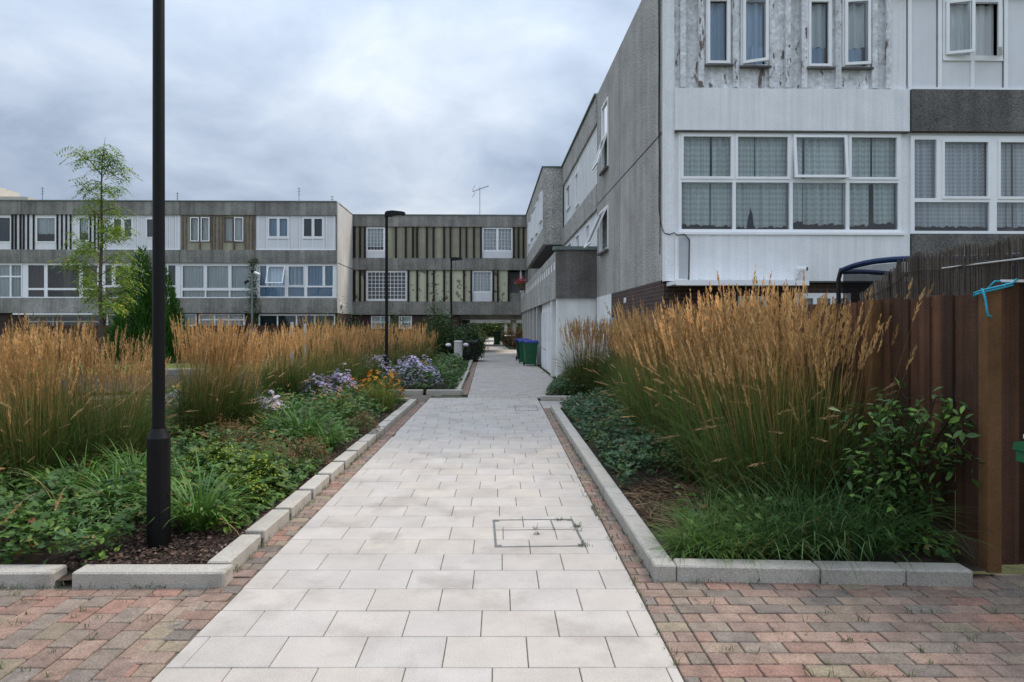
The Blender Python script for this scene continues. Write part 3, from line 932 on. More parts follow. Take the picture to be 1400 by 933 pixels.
window(t, off, wr, cl, y=-0.01, curtain=[(X(37), X(62), z0_ + 0.03, z1_ - 0.03, M['brown_cur']), (X(112), X(134), z0_ + 0.03, z1_ - 0.03, M['brown_cur']), (X(84), X(94), z0_ + 0.03, z1_ - 0.03, M['brown_cur'])])
infill(t, off, x0 + 0.01, x1 - 0.01, ZF, ZB2, [wr], M['pvc'], name='window_wall')
ground_floor(t, off, x0, x1, [((X(34), X(136), 1.2, 2.2), [X(35), X(72), X(106), X(135)], [1.25, 1.85, 2.15], M['dark_cur'])])
part('canopy', M['pvc'], t, off, lambda b: b.box(X(34), X(140), -0.9, 0.049, 2.20, 2.28))

# house at the left edge
x0, x1 = X(-76), X(30.6)
t, off = terrace_house(PL, x0, x1, 'terrace house cut by the left edge of the picture, black bars on its top floor', GT)
wa = (X(-4), X(15.5), Zl(333), Zl(298)); wb = (X(-52), X(-30), Zl(333), Zl(298))
infill(t, off, x0 + 0.01, x1 - 0.01, ZU, ZP0, [wa, wb], M['render'])
part('battens', M['black'], t, off, lambda b: [b.box(X(q) - 0.045, X(q) + 0.045, -0.06, -0.001, ZU, ZP0) for q in (17.5, 22, 28.5, -8, -14, -24, -58, -66)])
for w in (wa, wb):
    f = window(t, off, w, [(w[0] + 0.06, w[1] - 0.06, w[2] + 0.06, w[3] - 0.06, 'f')], y=-0.02, curtain=M['dark_cur'])
open_sash(f, off, (X(-51), X(-31), wb[2] + 0.1, wb[3] - 0.1), -0.03, 'top', R(15))
wr = (X(-72), X(30.3), z0_, z1_)
cl = cells_grid([X(q) for q in (-70, -45, -20, -5, 14.5, 30)], [z0_ + 0.02, Zl(379), z1_ - 0.02], 0.09)
window(t, off, wr, cl, y=-0.01, curtain=M['net'])
infill(t, off, x0 + 0.01, x1 - 0.01, ZF, ZB2, [wr], M['pvc'], name='window_wall')
ground_floor(t, off, x0, x1, [((X(-60), X(-5), 1.0, 2.2), [X(-59), X(-30), X(-6)], [1.05, 2.15], M['dark_cur'])])

# ------------------------------------------------------------------ block bridging the path
P = PF; X = P.x
def Zf(py): return EYE + (HY - py) / F * 39.2
x0, x1 = 0.0, X(722)
D = 5.6
t = thing('bridging_block', 'concrete block of flats bridging the path with olive and cream panels between dark fins', 'building', P.w(0, 0), ROT)
off = (0, 0, 0)
part('parapet', M['pebble_far'], t, off, lambda b: b.box(x0, x1, -0.1, 0.1, Zf(310.2), Zf(294.8)))
part('coping', M['coping'], t, off, lambda b: b.box(x0 + 0.01, x1, -0.14, 0.2, Zf(294.8) + 0.002, Zf(294.8) + 0.06))
part('concrete_band', M['pebble_far'], t, off, lambda b: b.box(x0, x1, -0.12, 0.1, Zf(369.3), Zf(353)))
part('concrete_band', M['pebble_far'], t, off, lambda b: b.box(x0, x1, -0.12, 0.1, Zf(430.5), Zf(412.3)))
part('band_joints', M['soffit'], t, off, lambda b: [b.box(X(q) - 0.012, X(q) + 0.012, -0.126, -0.119, Zf(430.4), Zf(412.4)) for q in (577, 622, 626)] + [b.box(X(q) - 0.012, X(q) + 0.012, -0.126, -0.119, Zf(369.2), Zf(353.1)) for q in (491.5, 577, 623)])
zc0, zc1 = Zf(353), Zf(310.2)
w1 = (X(500.5), X(526.5), Zf(344), Zf(311)); w2 = (X(659), X(701), Zf(344), Zf(311))
infill(t, off, x0, x1, zc0, zc1, [w1, w2], M['olive'], name='olive_panels')
part('under_panel', M['pvc_panel'], t, off, lambda b: [b.box(w[0], w[1], -0.03, -0.001, zc0 + 0.002, w[2] - 0.002) for w in (w1, w2)])
window(t, off, w1, [(w1[0] + 0.1, w1[1] - 0.1, w1[2] + 0.1, w1[3] - 0.08, 'f')], y=-0.03, depth=0.1, curtain=M['net'], lattice=(0.018, 0.2), cur_gap=0.25)
m_ = (w2[0] + w2[1]) / 2
window(t, off, w2, [(w2[0] + 0.1, m_ - 0.07, w2[2] + 0.1, w2[3] - 0.08, 'f'), (m_ + 0.07, w2[1] - 0.1, w2[2] + 0.1, w2[3] - 0.08, 'f')], y=-0.03, depth=0.1, curtain=M['net'], lattice=(0.018, 0.2))
zd0, zd1 = Zf(412.3), Zf(369.3)
w3 = (X(500.5), X(557), Zf(411.6), Zf(370.5)); w4 = (X(645.5), X(673), Zf(400.5), Zf(370.5))
bal = (X(696.5), X(716), Zf(400.5), zd1)
infill(t, off, x0, X(696.5), zd0, zd1, [w3, w4], M['cream'], name='cream_panels')
window(t, off, w3, [(w3[0] + 0.12, w3[1] - 0.12, w3[2] + 0.12, w3[3] - 0.1, 'f')], y=-0.03, depth=0.1, curtain=M['dark_cur'], lattice=(0.03, 0.215))
window(t, off, w4, [(w4[0] + 0.1, w4[1] - 0.1, w4[2] + 0.1, w4[3] - 0.08, 'f')], y=-0.03, depth=0.1, curtain=M['net'], lattice=(0.018, 0.2))
part('under_panel', M['pvc_panel'], t, off, lambda b: b.box(w4[0], w4[1], -0.03, -0.001, zd0 + 0.002, w4[2] - 0.002))
fins_u = (485, 492.6, 499.2, 541.5, 555, 564.7, 570.5, 583.8, 592.8, 607.4, 616, 629.3, 637.8, 648, 657.6, 702.3, 708.7, 715.5)
fins_l = (485, 492.6, 499.2, 558.5, 570.7, 584.2, 593.2, 607.4, 616.4, 634.4, 644.4, 674.4, 680.6, 695.2)
for q in fins_u: part('fin', M['fin'], t, off, lambda b: b.box(X(q) - 0.055, X(q) + 0.055, -0.16, -0.001, zc0, zc1))
for q in fins_l: part('fin', M['fin'], t, off, lambda b: b.box(X(q) - 0.055, X(q) + 0.055, -0.16, -0.001, zd0, zd1))
# recessed balcony at the right end
part('balcony_front', M['pebble_far'], t, off, lambda b: b.box(X(696.8), X(720.4), -0.06, 0.06, zd0 + 0.002, Zf(400.5)))
part('balcony_wall', M['grey_panel'], t, off, lambda b: b.box(X(696.5), X(720.5), 1.3, 1.4, zd0, zd1))
part('balcony_post', M['pvc'], t, off, lambda b: b.box(X(711), X(713), 0.08, 0.16, Zf(400.3), zd1))
def body(b):
    b.box(x0, x0 + 0.2, 0.12, D, 0, 8.2); b.box(x1 - 0.2, x1, 0.12, D, 2.35, 8.2)
    b.box(x0 + 0.2, x1 - 0.2, D - 0.15, D, 2.3, 8.2)
    for zz in (5.1, 7.9): b.box(x0 + 0.2, x1 - 0.2, 0.12, D - 0.15, zz, zz + 0.2)
part('main_walls', M['inside'], t, off, body)
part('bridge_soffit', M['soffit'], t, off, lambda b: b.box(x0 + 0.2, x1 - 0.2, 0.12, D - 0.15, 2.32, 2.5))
for k in (1.3, 3.2, 5.2): part('bridge_beam', M['beam'], t, off, lambda b: b.box(X(622), x1 - 0.3, k, k + 0.3, 2.06, 2.318))
wg = [((X(507), X(533), 1.45, 2.22), [X(508), X(520), X(532)], [1.48, 1.85, 2.19], M['net']), ((X(545), X(563), 1.45, 2.22), [X(546), X(549), X(562)], [1.48, 1.85, 2.19], M['net'])]
ground_floor(t, off, x0, X(622), wg, 2.30, M['brick'])
part('passage_wall', M['brick_dark'], t, off, lambda b: b.box(X(622), X(622) + 0.22, 0.05, D, 0, 2.3))
part('rear_wall', M['brick_dark'], t, off, lambda b: b.box(x0, X(622), D - 0.2, D, 0, 2.3))

# ------------------------------------------------------------------ right terrace: the white end house
P = PR; X = P.x
def Zr(py, px=908): return EYE + (HY - py) / F * (11.7 + X(px) * P.s)
W = X(1240)
zsR = (7.58, 8.30, 5.08, 5.83, 2.39, 3.24)
t = thing('end_terrace_house', 'white painted end house with lace curtains, peeling top floor and grey pebbledash gable', 'house', P.w(0, 0), ROT, 'three storey houses on the right')
off = (0, 0, 0)
DG = 7.2
RH = t
part('white_band', M['render'], t, off, lambda b: b.box(0.17, W - 0.012, -0.10, 0.1, 5.08, 5.83))
part('white_band', M['render'], t, off, lambda b: b.box(0.17, W - 0.012, -0.10, 0.1, 2.39, 3.24))
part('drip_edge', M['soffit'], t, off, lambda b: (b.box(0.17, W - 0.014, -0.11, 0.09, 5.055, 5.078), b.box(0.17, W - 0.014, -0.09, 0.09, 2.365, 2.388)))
part('pilaster', M['render'], t, off, lambda b: b.box(0.0, 0.168, -0.06, 0.118, 2.39, 8.28))
part('parapet', M['render'], t, off, lambda b: b.box(0.17, W - 0.012, -0.1, 0.1, 7.58, 8.30))
part('coping', M['coping'], t, off, lambda b: b.box(-0.12, W - 0.002, -0.14, 0.25, 8.302, 8.35))
# big first-floor window, four bays by two
wr = (X(926.6), X(1230), Zr(319, 1080), Zr(182.5, 1080))
ed = [X(q) for q in (928.5, 1002.5, 1080, 1157, 1228)]
ztr = Zr(248, 1080)
z0_, z1_ = wr[2], wr[3]
cl = []
for i in range(4):
    a, c_ = ed[i] + 0.03, ed[i + 1] - 0.03
    cl.append((a, c_, ztr + 0.035, z1_ - 0.05, 'c' if i in (0, 1, 3) else 'o'))
    cl.append((a, c_, z0_ + 0.06, ztr - 0.035, 'f'))
lace_panels = []
for i, (u, w_) in enumerate(((0.62, 0.018), (0.42, 0.0), (0.3, 0.010), (0.55, 0.028))):
    a, c_ = ed[i], ed[i + 1]; m2 = a + (c_ - a) * u
    lace_panels += [(a, m2 - w_, ztr - 0.02, z1_ - 0.03, M['lace']), (m2 + w_, c_, ztr - 0.02, z1_ - 0.03, M['lace'])]
    if i != 1: lace_panels += [(a, m2 - w_, z0_ + 0.16 + 0.03 * (i % 3), ztr, M['lace']), (m2 + w_ * 0.5, c_, z0_ + 0.14 + 0.02 * i, ztr, M['lace'])]
lace_panels += [(ed[1], ed[1] + 0.25, z0_ + 0.12, ztr, M['lace']), (ed[1] + 0.5, ed[2], z0_ + 0.13, ztr, M['lace'])]
f = window(t, off, wr, cl, y=-0.05, depth=0.08, cur_y=0.17, folds=11, curtain=lace_panels)
# the parted curtain in the second bay hangs lower in the middle
def parted(b):
    x_a, x_b = ed[1] + 0.25, ed[1] + 0.5
    n = 14; vs = []
    for i in range(n + 1):
        u = i / n
        gap = 0.42 * max(0, 1 - abs(u - 0.45) * 3.2)
        vs += [(x_a + (x_b - x_a) * u, 0.12 + 0.02 * math.sin(i * 2.1), z0_ + 0.10 + gap), (x_a + (x_b - x_a) * u, 0.12 + 0.02 * math.sin(i * 2.1), ztr + 0.02)]
    b.add(vs, [(2 * i, 2 * i + 2, 2 * i + 3, 2 * i + 1) for i in range(n)])
part('parted_curtain', M['lace'], f, off, parted, True)
part('patterned_drape', M['brown_cur'], f, off, lambda b: b.box(ed[3] + 0.10, ed[3] + 0.22, 0.20, 0.22, ztr, z1_ - 0.06))
open_sash(f, off, cl[4], -0.055, 'top', R(5), ring=0.045)
infill(t, off, 0.17, W - 0.004, 3.24, 5.08, [wr], M['render'], y0=-0.02, name='window_wall')
part('window_sill', M['pvc'], t, off, lambda b: b.box(wr[0] - 0.02, wr[1] + 0.02, -0.13, -0.02, z0_ - 0.045, z0_ - 0.002))
# peeling top floor with four slim windows
wl_ = [(X(965), X(998.5), Zr(89), 7.5), (X(1012.5), X(1050), Zr(91), 7.5), (X(1103), X(1137), Zr(92), 7.5), (X(1151), X(1189), Zr(92), 7.5)]
xr = X(1217)
infill(t, off, 0.17, xr, 5.83, 7.58, wl_, M['peel'], y0=0.02, name='peeling_boards')
part('plain_board', M['render'], t, off, lambda b: b.box(xr + 0.004, W - 0.004, 0.0, 0.118, 5.832, 7.578))
for q, zt3 in ((933, 7.57), (957.5, 7.57), (1004.5, 7.57), (1054, 7.57), (1076, 7.57), (1098, 7.57), (1144.5, 7.57), (1194, 7.57), (1213, 7.57)):
    part('batten', M['peel'], t, off, lambda b: b.box(X(q) - 0.05, X(q) + 0.05, -0.055, 0.018, 5.87, zt3))
for i, w in enumerate(wl_):
    c_ = (w[0] + 0.035, w[1] - 0.035, w[2] + 0.04, w[3] - 0.04, 'c' if i in (0, 2) else 'o')
    f = window(t, off, w, [c_], y=-0.02, depth=0.09, curtain=[(w[0] + 0.04, w[1] - 0.04, w[2] + (0.05 if i < 2 else 0.42), w[3] - 0.05, M['blue_cur'] if i < 2 else M['blind']), (w[0] + 0.04, w[1] - 0.04, w[2] + 0.05, w[2] + 0.42, M['blue_cur'])])
    if i == 1: open_sash(f, off, c_, -0.03, 'left', R(24))
    if i == 3: open_sash(f, off, c_, -0.03, 'left', R(9))
    part('sill', M['soffit'], f, off, lambda b: b.box(w[0] - 0.03, w[1] + 0.03, -0.085, -0.021, w[2] - 0.035, w[2] - 0.002))
# brick base with a door, windows and a flat white canopy
gw = [((X(1010), X(1050), 0.0, 2.12), [X(1012), X(1048)], [0.05, 2.05], M['dark_cur']), ((X(1090), X(1165), 1.0, 2.18), [X(1092), X(1116), X(1140), X(1163)], [1.04, 2.12], M['net'])]
ground_floor(t, off, 0.0, W, gw, 2.36, M['brick'])
part('canopy', M['pvc'], t, off, lambda b: (b.box(X(912), X(1085), -0.55, 0.045, Zr(391.5), Zr(386.5)), b.box(X(912), X(1085), -0.57, -0.552, Zr(393), Zr(386))))
part('canopy_bracket', M['white_plastic'], t, off, lambda b: [b.box(X(q), X(q) + 0.06, -0.4, 0.045, Zr(386.4), Zr(383.5)) for q in (950, 987, 1023)])
def body(b):
    b.box(W - 0.15, W - 0.004, 0.12, DG, 0, 8.2)
    b.box(0.25, W - 0.15, DG - 0.15, DG, 0, 8.2)
    for zz in (2.5, 5.2, 7.8): b.box(0.24, W - 0.15, 0.125, DG - 0.15, zz, zz + 0.2)
    b.box(0.24, W - 0.15, 3.6, 3.7, 0, 7.8)
part('inner_walls', M['inside'], t, off, body)
# pebbledash gable facing the path (built along x, then turned onto the side)
def to_side(p): return (p.y, p.x, p.z)            # local: x -> depth, y -> outwards (negative = towards the path)
wu = (P.side(832), P.side(823.5), 5.80, 7.62); wlow = (P.side(832), P.side(821), 3.62, 4.78)
bt = P.side(836)
def gable(b):
    b.panel(0.12, DG, 2.42, 8.30, [wu, wlow], 0.0, 0.24)
    b.xform(to_side); b.f = [tuple(reversed(q)) for q in b.f]
part('gable_wall', M['pebble'], t, off, gable)
part('gable_joint', M['fin'], t, off, lambda b: b.box(-0.004, 0.02, 0.13, DG, 5.085, 5.11))
part('gable_joint', M['soffit'], t, off, lambda b: b.box(-0.003, 0.02, 3.98, 4.0, 2.43, 8.29))
part('gable_base', M['brick'], t, off, lambda b: b.box(0.0, 0.23, 0.201, bt, 0, 2.418))
part('painted_base', M['white_wall'], t, off, lambda b: b.box(-0.01, 0.22, bt + 0.002, DG, 0, 2.416))
def side_window(w, name, zsplit, ang):
    b = MB(); c1 = (w[0] + 0.05, w[1] - 0.05, w[2] + 0.05, w[3] - 0.05)
    holes = [(c1[0], c1[1], c1[2], zsplit - 0.03), (c1[0], c1[1], zsplit + 0.03, c1[3])] if zsplit else [c1]
    b.panel(w[0], w[1], w[2], w[3], holes, -0.03, 0.05); b.xform(to_side); b.f = [tuple(reversed(q)) for q in b.f]
    fr = b.build('window', M['pvc'], t)
    if zsplit:
        g = MB(); h = holes[1]
        g.quad((h[0], 0.01, h[2]), (h[1], 0.01, h[2]), (h[1], 0.01, h[3]), (h[0], 0.01, h[3])); g.xform(to_side); g.build('pane', M['glass'], fr)
    h = holes[0]
    s_ = MB(); s_.mat = 0
    s_.panel(h[0], h[1], h[2], h[3], [(h[0] + 0.06, h[1] - 0.06, h[2] + 0.06, h[3] - 0.06)], -0.02, 0.02); s_.mat = 1
    s_.quad((h[0] + 0.06, 0, h[2] + 0.06), (h[1] - 0.06, 0, h[2] + 0.06), (h[1] - 0.06, 0, h[3] - 0.06), (h[0] + 0.06, 0, h[3] - 0.06))
    zt4 = h[3]; ca, sa = math.cos(ang), math.sin(ang)
    s_.xform(lambda p: (p.x, -0.04 + p.y * ca - (zt4 - p.z) * sa, zt4 - (zt4 - p.z) * ca - p.y * sa)); s_.xform(to_side)
    s_.build('opened_casement', [M['pvc'], M['glass']], fr)
    l_ = MB(); l_.box(w[0] - 0.03, w[1] + 0.03, -0.09, -0.031, w[2] - 0.06, w[2] - 0.002); l_.xform(to_side); l_.build('sill', M['pebble_dark'], fr)
side_window(wu, 'window', 6.7, R(17))
side_window(wlow, 'window', None, R(24))
# black cables: down the gable, round the corner and across the front
part('cable', M['black_plastic'], t, off, lambda b: (b.tube([(-0.015, 0.32, 8.2), (-0.02, 0.28, 6.4), (-0.012, 0.33, 5.3), (-0.02, 0.26, 4.6), (-0.015, 0.3, 3.75), (-0.02, 0.16, 3.45), (-0.03, -0.02, 3.30), (-0.02, -0.075, 3.24), (0.08, -0.075, 3.22), (0.16, -0.085, 3.25), (0.20, -0.125, 3.20), (0.32, -0.135, 3.215), (0.42, -0.125, 3.12), (0.41, -0.115, 2.4)], 0.009, 6), b.tube([(-0.012, 0.24, 8.2), (-0.015, 0.25, 6.0), (-0.012, 0.22, 4.4), (-0.012, 0.25, 2.9)], 0.007, 6)))
part('meter_plate', M['grey_panel'], t, off, lambda b: b.box(0.235, 0.43, -0.108, -0.101, 2.43, 3.16))
part('house_number_plate', M['white_plastic'], t, off, lambda b: b.box(-0.012, -0.001, 3.2, 3.42, 2.12, 2.24))
part('meter_box', M['blue_cur'], t, off, lambda b: b.box(-0.07, -0.001, 4.55, 4.95, 1.45, 1.8))

# the next house along, grey bands and white plastic panels
x0, x1 = W, W + 4.4
t, off = terrace_house(PR, x0, x1, 'grey banded house with flowered lace curtains behind the reed screen', 'three storey houses on the right', 7.2, band='pebble_dark', zs=zsR)
wu = (X(1288), X(1370), Zr(80, 1300), 7.5)
infill(t, off, x0 + 0.004, x1 - 0.004, 5.83, 7.58, [wu], M['pvc_panel'])
def trims(b):
    for q in (1243, 1284, 1374, 1440): b.box(X(q) - 0.035, X(q) + 0.035, -0.03, -0.001, 5.9, 7.57)
    b.box(x0 + 0.01, x1 - 0.01, -0.035, -0.001, 5.835, 5.898)
    b.box(wu[0], wu[1], -0.03, -0.001, wu[2] - 0.05, wu[2] - 0.002)
    b.box(X(1326), X(1331), -0.028, -0.001, 5.9, wu[2] - 0.052)
part('panel_trim', M['pvc'], t, off, trims)
part('panel_joint_shadow', M['soffit'], t, off, lambda b: [b.box(X(q) + a, X(q) + a + 0.014, -0.008, -0.0012, 5.905, 7.57) for q in (1243, 1284, 1374) for a in (-0.051, 0.037)])  # groove shadow put in as dark strips either side of the trims
m_ = X(1329)
ca_ = (wu[0] + 0.05, m_ - 0.05, wu[2] + 0.05, wu[3] - 0.05, 'o'); cb_ = (m_ + 0.05, wu[1] - 0.05, wu[2] + 0.05, wu[3] - 0.05, 'o')
f = window(t, off, wu, [ca_, cb_], y=-0.02, curtain=M['net'])
open_sash(f, off, ca_, -0.03, 'left', R(16)); open_sash(f, off, cb_, -0.03, 'right', R(50))
wr = (X(1243), X(1448), Zr(321, 1300), Zr(187, 1300))
z0_, z1_ = wr[2], wr[3]; ztr = Zr(275, 1300)
cl = [(X(1248), X(1278), ztr + 0.04, z1_ - 0.07, 'f'), (X(1286), X(1350), ztr + 0.04, z1_ - 0.08, 'c'), (X(1362), X(1440), ztr + 0.04, z1_ - 0.08, 'c'),
      (X(1248), X(1350), z0_ + 0.06, ztr - 0.03, 'f'), (X(1360), X(1440), z0_ + 0.06, ztr - 0.03, 'f')]
window(t, off, wr, cl, y=-0.05, folds=13, curtain=[(wr[0] + 0.04, wr[1] - 0.04, ztr - 0.02, z1_ - 0.04, M['lace_band']), (wr[0] + 0.04, wr[1] - 0.04, z0_ + 0.16, ztr, M['lace_band']), (X(1382), X(1392), z0_ + 0.1, z1_ - 0.05, M['brown_cur'])], cur_y=0.17)
infill(t, off, x0 + 0.004, x1 - 0.004, 3.24, 5.08, [wr], M['pvc'], name='window_wall')
ground_floor(t, off, x0, x1, [((X(1260), X(1350), 1.0, 2.2), [X(1262), X(1305), X(1348)], [1.04, 2.15], M['net'])], 2.36, M['brick'])

# ------------------------------------------------------------------ gallery flats along the right of the path
t = thing('gallery_flats', 'concrete flats right of the path with a slotted gallery and jutting top bay', 'building', P.w(0, DG), ROT, None)
off = (0, DG, 0)
Y0, Y1, YB = DG + 0.004, 27.6, P.side(769.5)
def side_part(name, m, fill, parent=None):
    b = MB(off); fill(b); b.xform(to_side); b.f = [tuple(reversed(q)) for q in b.f]
    return b.build(name, m, parent or t)
side_part('parapet', M['pebble'], lambda b: b.box(Y0, YB - 0.01, -0.02, 0.2, 7.5, 8.30))
side_part('coping', M['coping'], lambda b: b.box(Y0, YB - 0.01, -0.08, 0.25, 8.302, 8.35))
ws = (P.side(778.5), P.side(773.5), 6.25, 7.2); ws2 = (P.side(790), P.side(786), 5.9, 7.1)
side_part('white_cladding', M['clad'], lambda b: b.panel(Y0, YB, 5.72, 7.5, [ws, ws2], 0.06, 0.2))
def laps(b):
    z = 5.76
    while z < 7.48:
        for (a, c_) in ((Y0, ws2[0]), (ws2[1], ws[0]), (ws[1], YB)): b.box(a + 0.01, c_ - 0.01, 0.045, 0.058, z, z + 0.10)
        z += 0.125
side_part('cladding_laps', M['clad'], laps)
def swin(w, parent=None):
    b = MB(off); b.panel(w[0], w[1], w[2], w[3], [(w[0] + 0.06, w[1] - 0.06, w[2] + 0.06, w[3] - 0.06)], 0.0, 0.08); b.xform(to_side); b.f = [tuple(reversed(q)) for q in b.f]
    fr = b.build('window', M['pvc'], t)
    g = MB(off); g.quad((w[0], 0.05, w[2]), (w[1], 0.05, w[2]), (w[1], 0.05, w[3]), (w[0], 0.05, w[3])); g.xform(to_side); g.build('pane', M['glass'], fr)
    g = MB(off); g.quad((w[0], 0.19, w[2]), (w[1], 0.19, w[2]), (w[1], 0.19, w[3]), (w[0], 0.19, w[3])); g.xform(to_side); g.build('curtain', M['net'], fr)
swin(ws); swin(ws2)
side_part('concrete_band', M['pebble'], lambda b: b.box(Y0, Y1, -0.02, 0.2, 5.0, 5.715))
wins = [(P.side(q + 2.5), P.side(q - 2.5), 3.9, 4.85) for q in (803, 789, 778, 771)]
side_part('lower_cladding', M['clad'], lambda b: b.panel(Y0, Y1, 2.42, 4.998, wins, 0.06, 0.2))
for w in wins: swin(w)
part('end_wall', M['inside'], t, off, lambda b: (b.box(0.25, 6.0, Y1 - 0.2, Y1, 0, 8.2), b.box(5.9, 6.0, Y0, Y1 - 0.2, 0, 8.2), b.box(0.22, 5.9, Y0, Y1 - 0.2, 2.45, 2.6), b.box(0.22, 5.9, Y0, Y1 - 0.2, 7.9, 8.1)))
# jutting gallery
GX = -1.19
def gal(b):
    b.box(GX, 0.0, Y0, Y0 + 0.16, 2.40, 3.80)
part('gallery_end', M['pebble_dark'], t, off, gal)
part('gallery_coping', M['coping'], t, off, lambda b: b.box(GX - 0.08, 0.0, Y0 - 0.06, Y0 + 0.24, 3.802, 3.90))
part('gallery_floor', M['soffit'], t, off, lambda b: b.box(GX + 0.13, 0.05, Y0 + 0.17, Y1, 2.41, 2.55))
slots = []
yy = Y0 + 0.35
while yy < Y1 - 0.8:
    slots.append((yy, yy + 0.50, 3.26, 3.52)); yy += 0.85
side_part('gallery_front', M['pebble'], lambda b: b.panel(Y0 + 0.165, Y1, 2.40, 3.78, slots, GX, GX + 0.13))
side_part('slot_liner', M['white_wall'], lambda b: [b.box(q[0] + 0.003, q[1] - 0.003, GX + 0.012, GX + 0.04, q[2] + 0.003, q[3] - 0.003) for q in slots])
# ground floor: white end wall, recess, piers and doors
part('end_pier', M['white_wall'], t, off, lambda b: b.box(GX + 0.03, 0.0, Y0 + 0.10, Y0 + 0.30, 0, 2.398))
part('end_pier', M['white_wall'], t, off, lambda b: b.box(GX + 0.02, GX + 0.9, Y0 + 1.65, Y0 + 1.85, 0, 2.398))
part('recess_wall', M['white_wall'], t, off, lambda b: b.box(-0.32, -0.2, Y0 + 0.31, Y0 + 1.64, 0, 2.396))
part('front_wall', M['white_wall'], t, off, lambda b: b.box(GX + 0.12, GX + 0.24, Y0 + 1.86, Y0 + 6.3, 0, 2.397))
for k in (2.5, 4.1, 5.3): part('door', M['pvc_panel'], t, off, lambda b: (b.box(GX + 0.085, GX + 0.118, Y0 + k, Y0 + k + 0.85, 0.05, 2.1), b.box(GX + 0.07, GX + 0.084, Y0 + k + 0.1, Y0 + k + 0.75, 0.2, 1.0), b.box(GX + 0.07, GX + 0.084, Y0 + k + 0.1, Y0 + k + 0.75, 1.15, 1.95)))
part('back_wall', M['brick_dark'], t, off, lambda b: b.box(-0.12, 0.0, Y0 + 6.4, Y1, 0, 2.40))
for k in np.arange(8.0, 19.8, 2.1): part('pier', M['gable'], t, off, lambda b: b.box(GX + 0.04, GX + 0.3, Y0 + k, Y0 + k + 0.32, 0, 2.399))
for k in np.arange(8.9, 19.0, 2.1): part('store_door', M['brown_cur'], t, off, lambda b: b.box(-0.16, -0.122, Y0 + k, Y0 + k + 0.9, 0.02, 2.1))
# jutting top-floor bay
BX = -0.84
part('bay_end', M['pebble'], t, off, lambda b: b.box(BX, 0.0, YB, YB + 0.16, 5.05, 8.30))
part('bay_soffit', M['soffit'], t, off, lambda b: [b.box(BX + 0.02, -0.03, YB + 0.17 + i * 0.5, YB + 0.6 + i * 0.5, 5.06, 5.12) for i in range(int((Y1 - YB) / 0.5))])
side_part('bay_parapet', M['pebble'], lambda b: b.box(YB + 0.17, Y1, BX, BX + 0.16, 7.55, 8.30))
side_part('bay_band', M['pebble'], lambda b: b.box(YB + 0.17, Y1, BX, BX + 0.16, 5.05, 5.75))
part('bay_coping', M['coping'], t, off, lambda b: b.box(BX - 0.05, 0.1, YB - 0.05, Y1, 8.302, 8.35))
bw = [(YB + 0.8, YB + 1.9, 6.2, 7.45), (YB + 3.2, YB + 4.4, 6.0, 7.45), (YB + 6.4, YB + 7.6, 6.2, 7.45), (YB + 9.0, YB + 9.8, 6.2, 7.45)]
bw = [q for q in bw if q[1] < Y1 - 0.2]
side_part('bay_cladding', M['pvc_panel'], lambda b: b.panel(YB + 0.17, Y1, 5.752, 7.548, bw, BX + 0.03, BX + 0.16))
for w in bw:
    b = MB(off); b.panel(w[0], w[1], w[2], w[3], [(w[0] + 0.07, (w[0] + w[1]) / 2 - 0.04, w[2] + 0.07, w[3] - 0.07), ((w[0] + w[1]) / 2 + 0.04, w[1] - 0.07, w[2] + 0.07, w[3] - 0.07)], BX - 0.04, BX + 0.09); b.xform(to_side); b.f = [tuple(reversed(q)) for q in b.f]
    fr = b.build('window', M['pvc'], t)
    g = MB(off); g.quad((w[0], BX + 0.05, w[2]), (w[1], BX + 0.05, w[2]), (w[1], BX + 0.05, w[3]), (w[0], BX + 0.05, w[3])); g.xform(to_side); g.build('pane', M['glass'], fr)
    g = MB(off); g.quad((w[0], BX + 0.15, w[2]), (w[1], BX + 0.15, w[2]), (w[1], BX + 0.15, w[3]), (w[0], BX + 0.15, w[3])); g.xform(to_side); g.build('curtain', M['dark_cur'], fr)

# ------------------------------------------------------------------ more bridging blocks seen through the passage
def far_bridge(y, name_label, x0=-14, x1=4.0, d=5.0, px_open=(-1.9, 1.6), zs=2.35):
    t = thing('distant_bridging_block', name_label, 'building', (0, y, 0), R(1.1))
    o = (0, 0, 0)
    part('upper_storeys', M['pebble_far'], t, o, lambda b: b.box(x0, x1, 0, d, zs, 7.4))
    part('bridge_beam', M['beam'], t, o, lambda b: b.box(x0, x1, -0.15, -0.002, zs - 0.06, 3.0))
    part('ground_wall', M['brick_dark'], t, o, lambda b: b.box(x0, px_open[0] - 0.9, 0.1, d, 0, zs - 0.003))
    part('passage_pier', M['gable'], t, o, lambda b: [b.box(px_open[1] - 0.15, px_open[1] + 0.15, k, k + 0.3, 0, zs - 0.004) for k in (0.15, 2.2, 4.4)])
    return t
far_bridge(53.0, 'nearer of the two distant concrete blocks bridging the path', px_open=(-1.7, 1.15), zs=2.18)
far_bridge(70.0, 'furthest concrete block bridging the path at its end', px_open=(-1.9, 0.6), zs=2.02)
t = thing('side_wall', 'pale rendered side wall beyond the passage on the right', 'wall', (2.0, 45.5, 0), R(1.1))
part('wall_face', M['gable'], t, (0, 0, 0), lambda b: b.box(-0.1, 0.1, 0, 7.2, 0, 2.55))
part('wall_cap', M['soffit'], t, (0, 0, 0), lambda b: b.box(-0.14, 0.14, 0, 7.2, 2.552, 2.62))

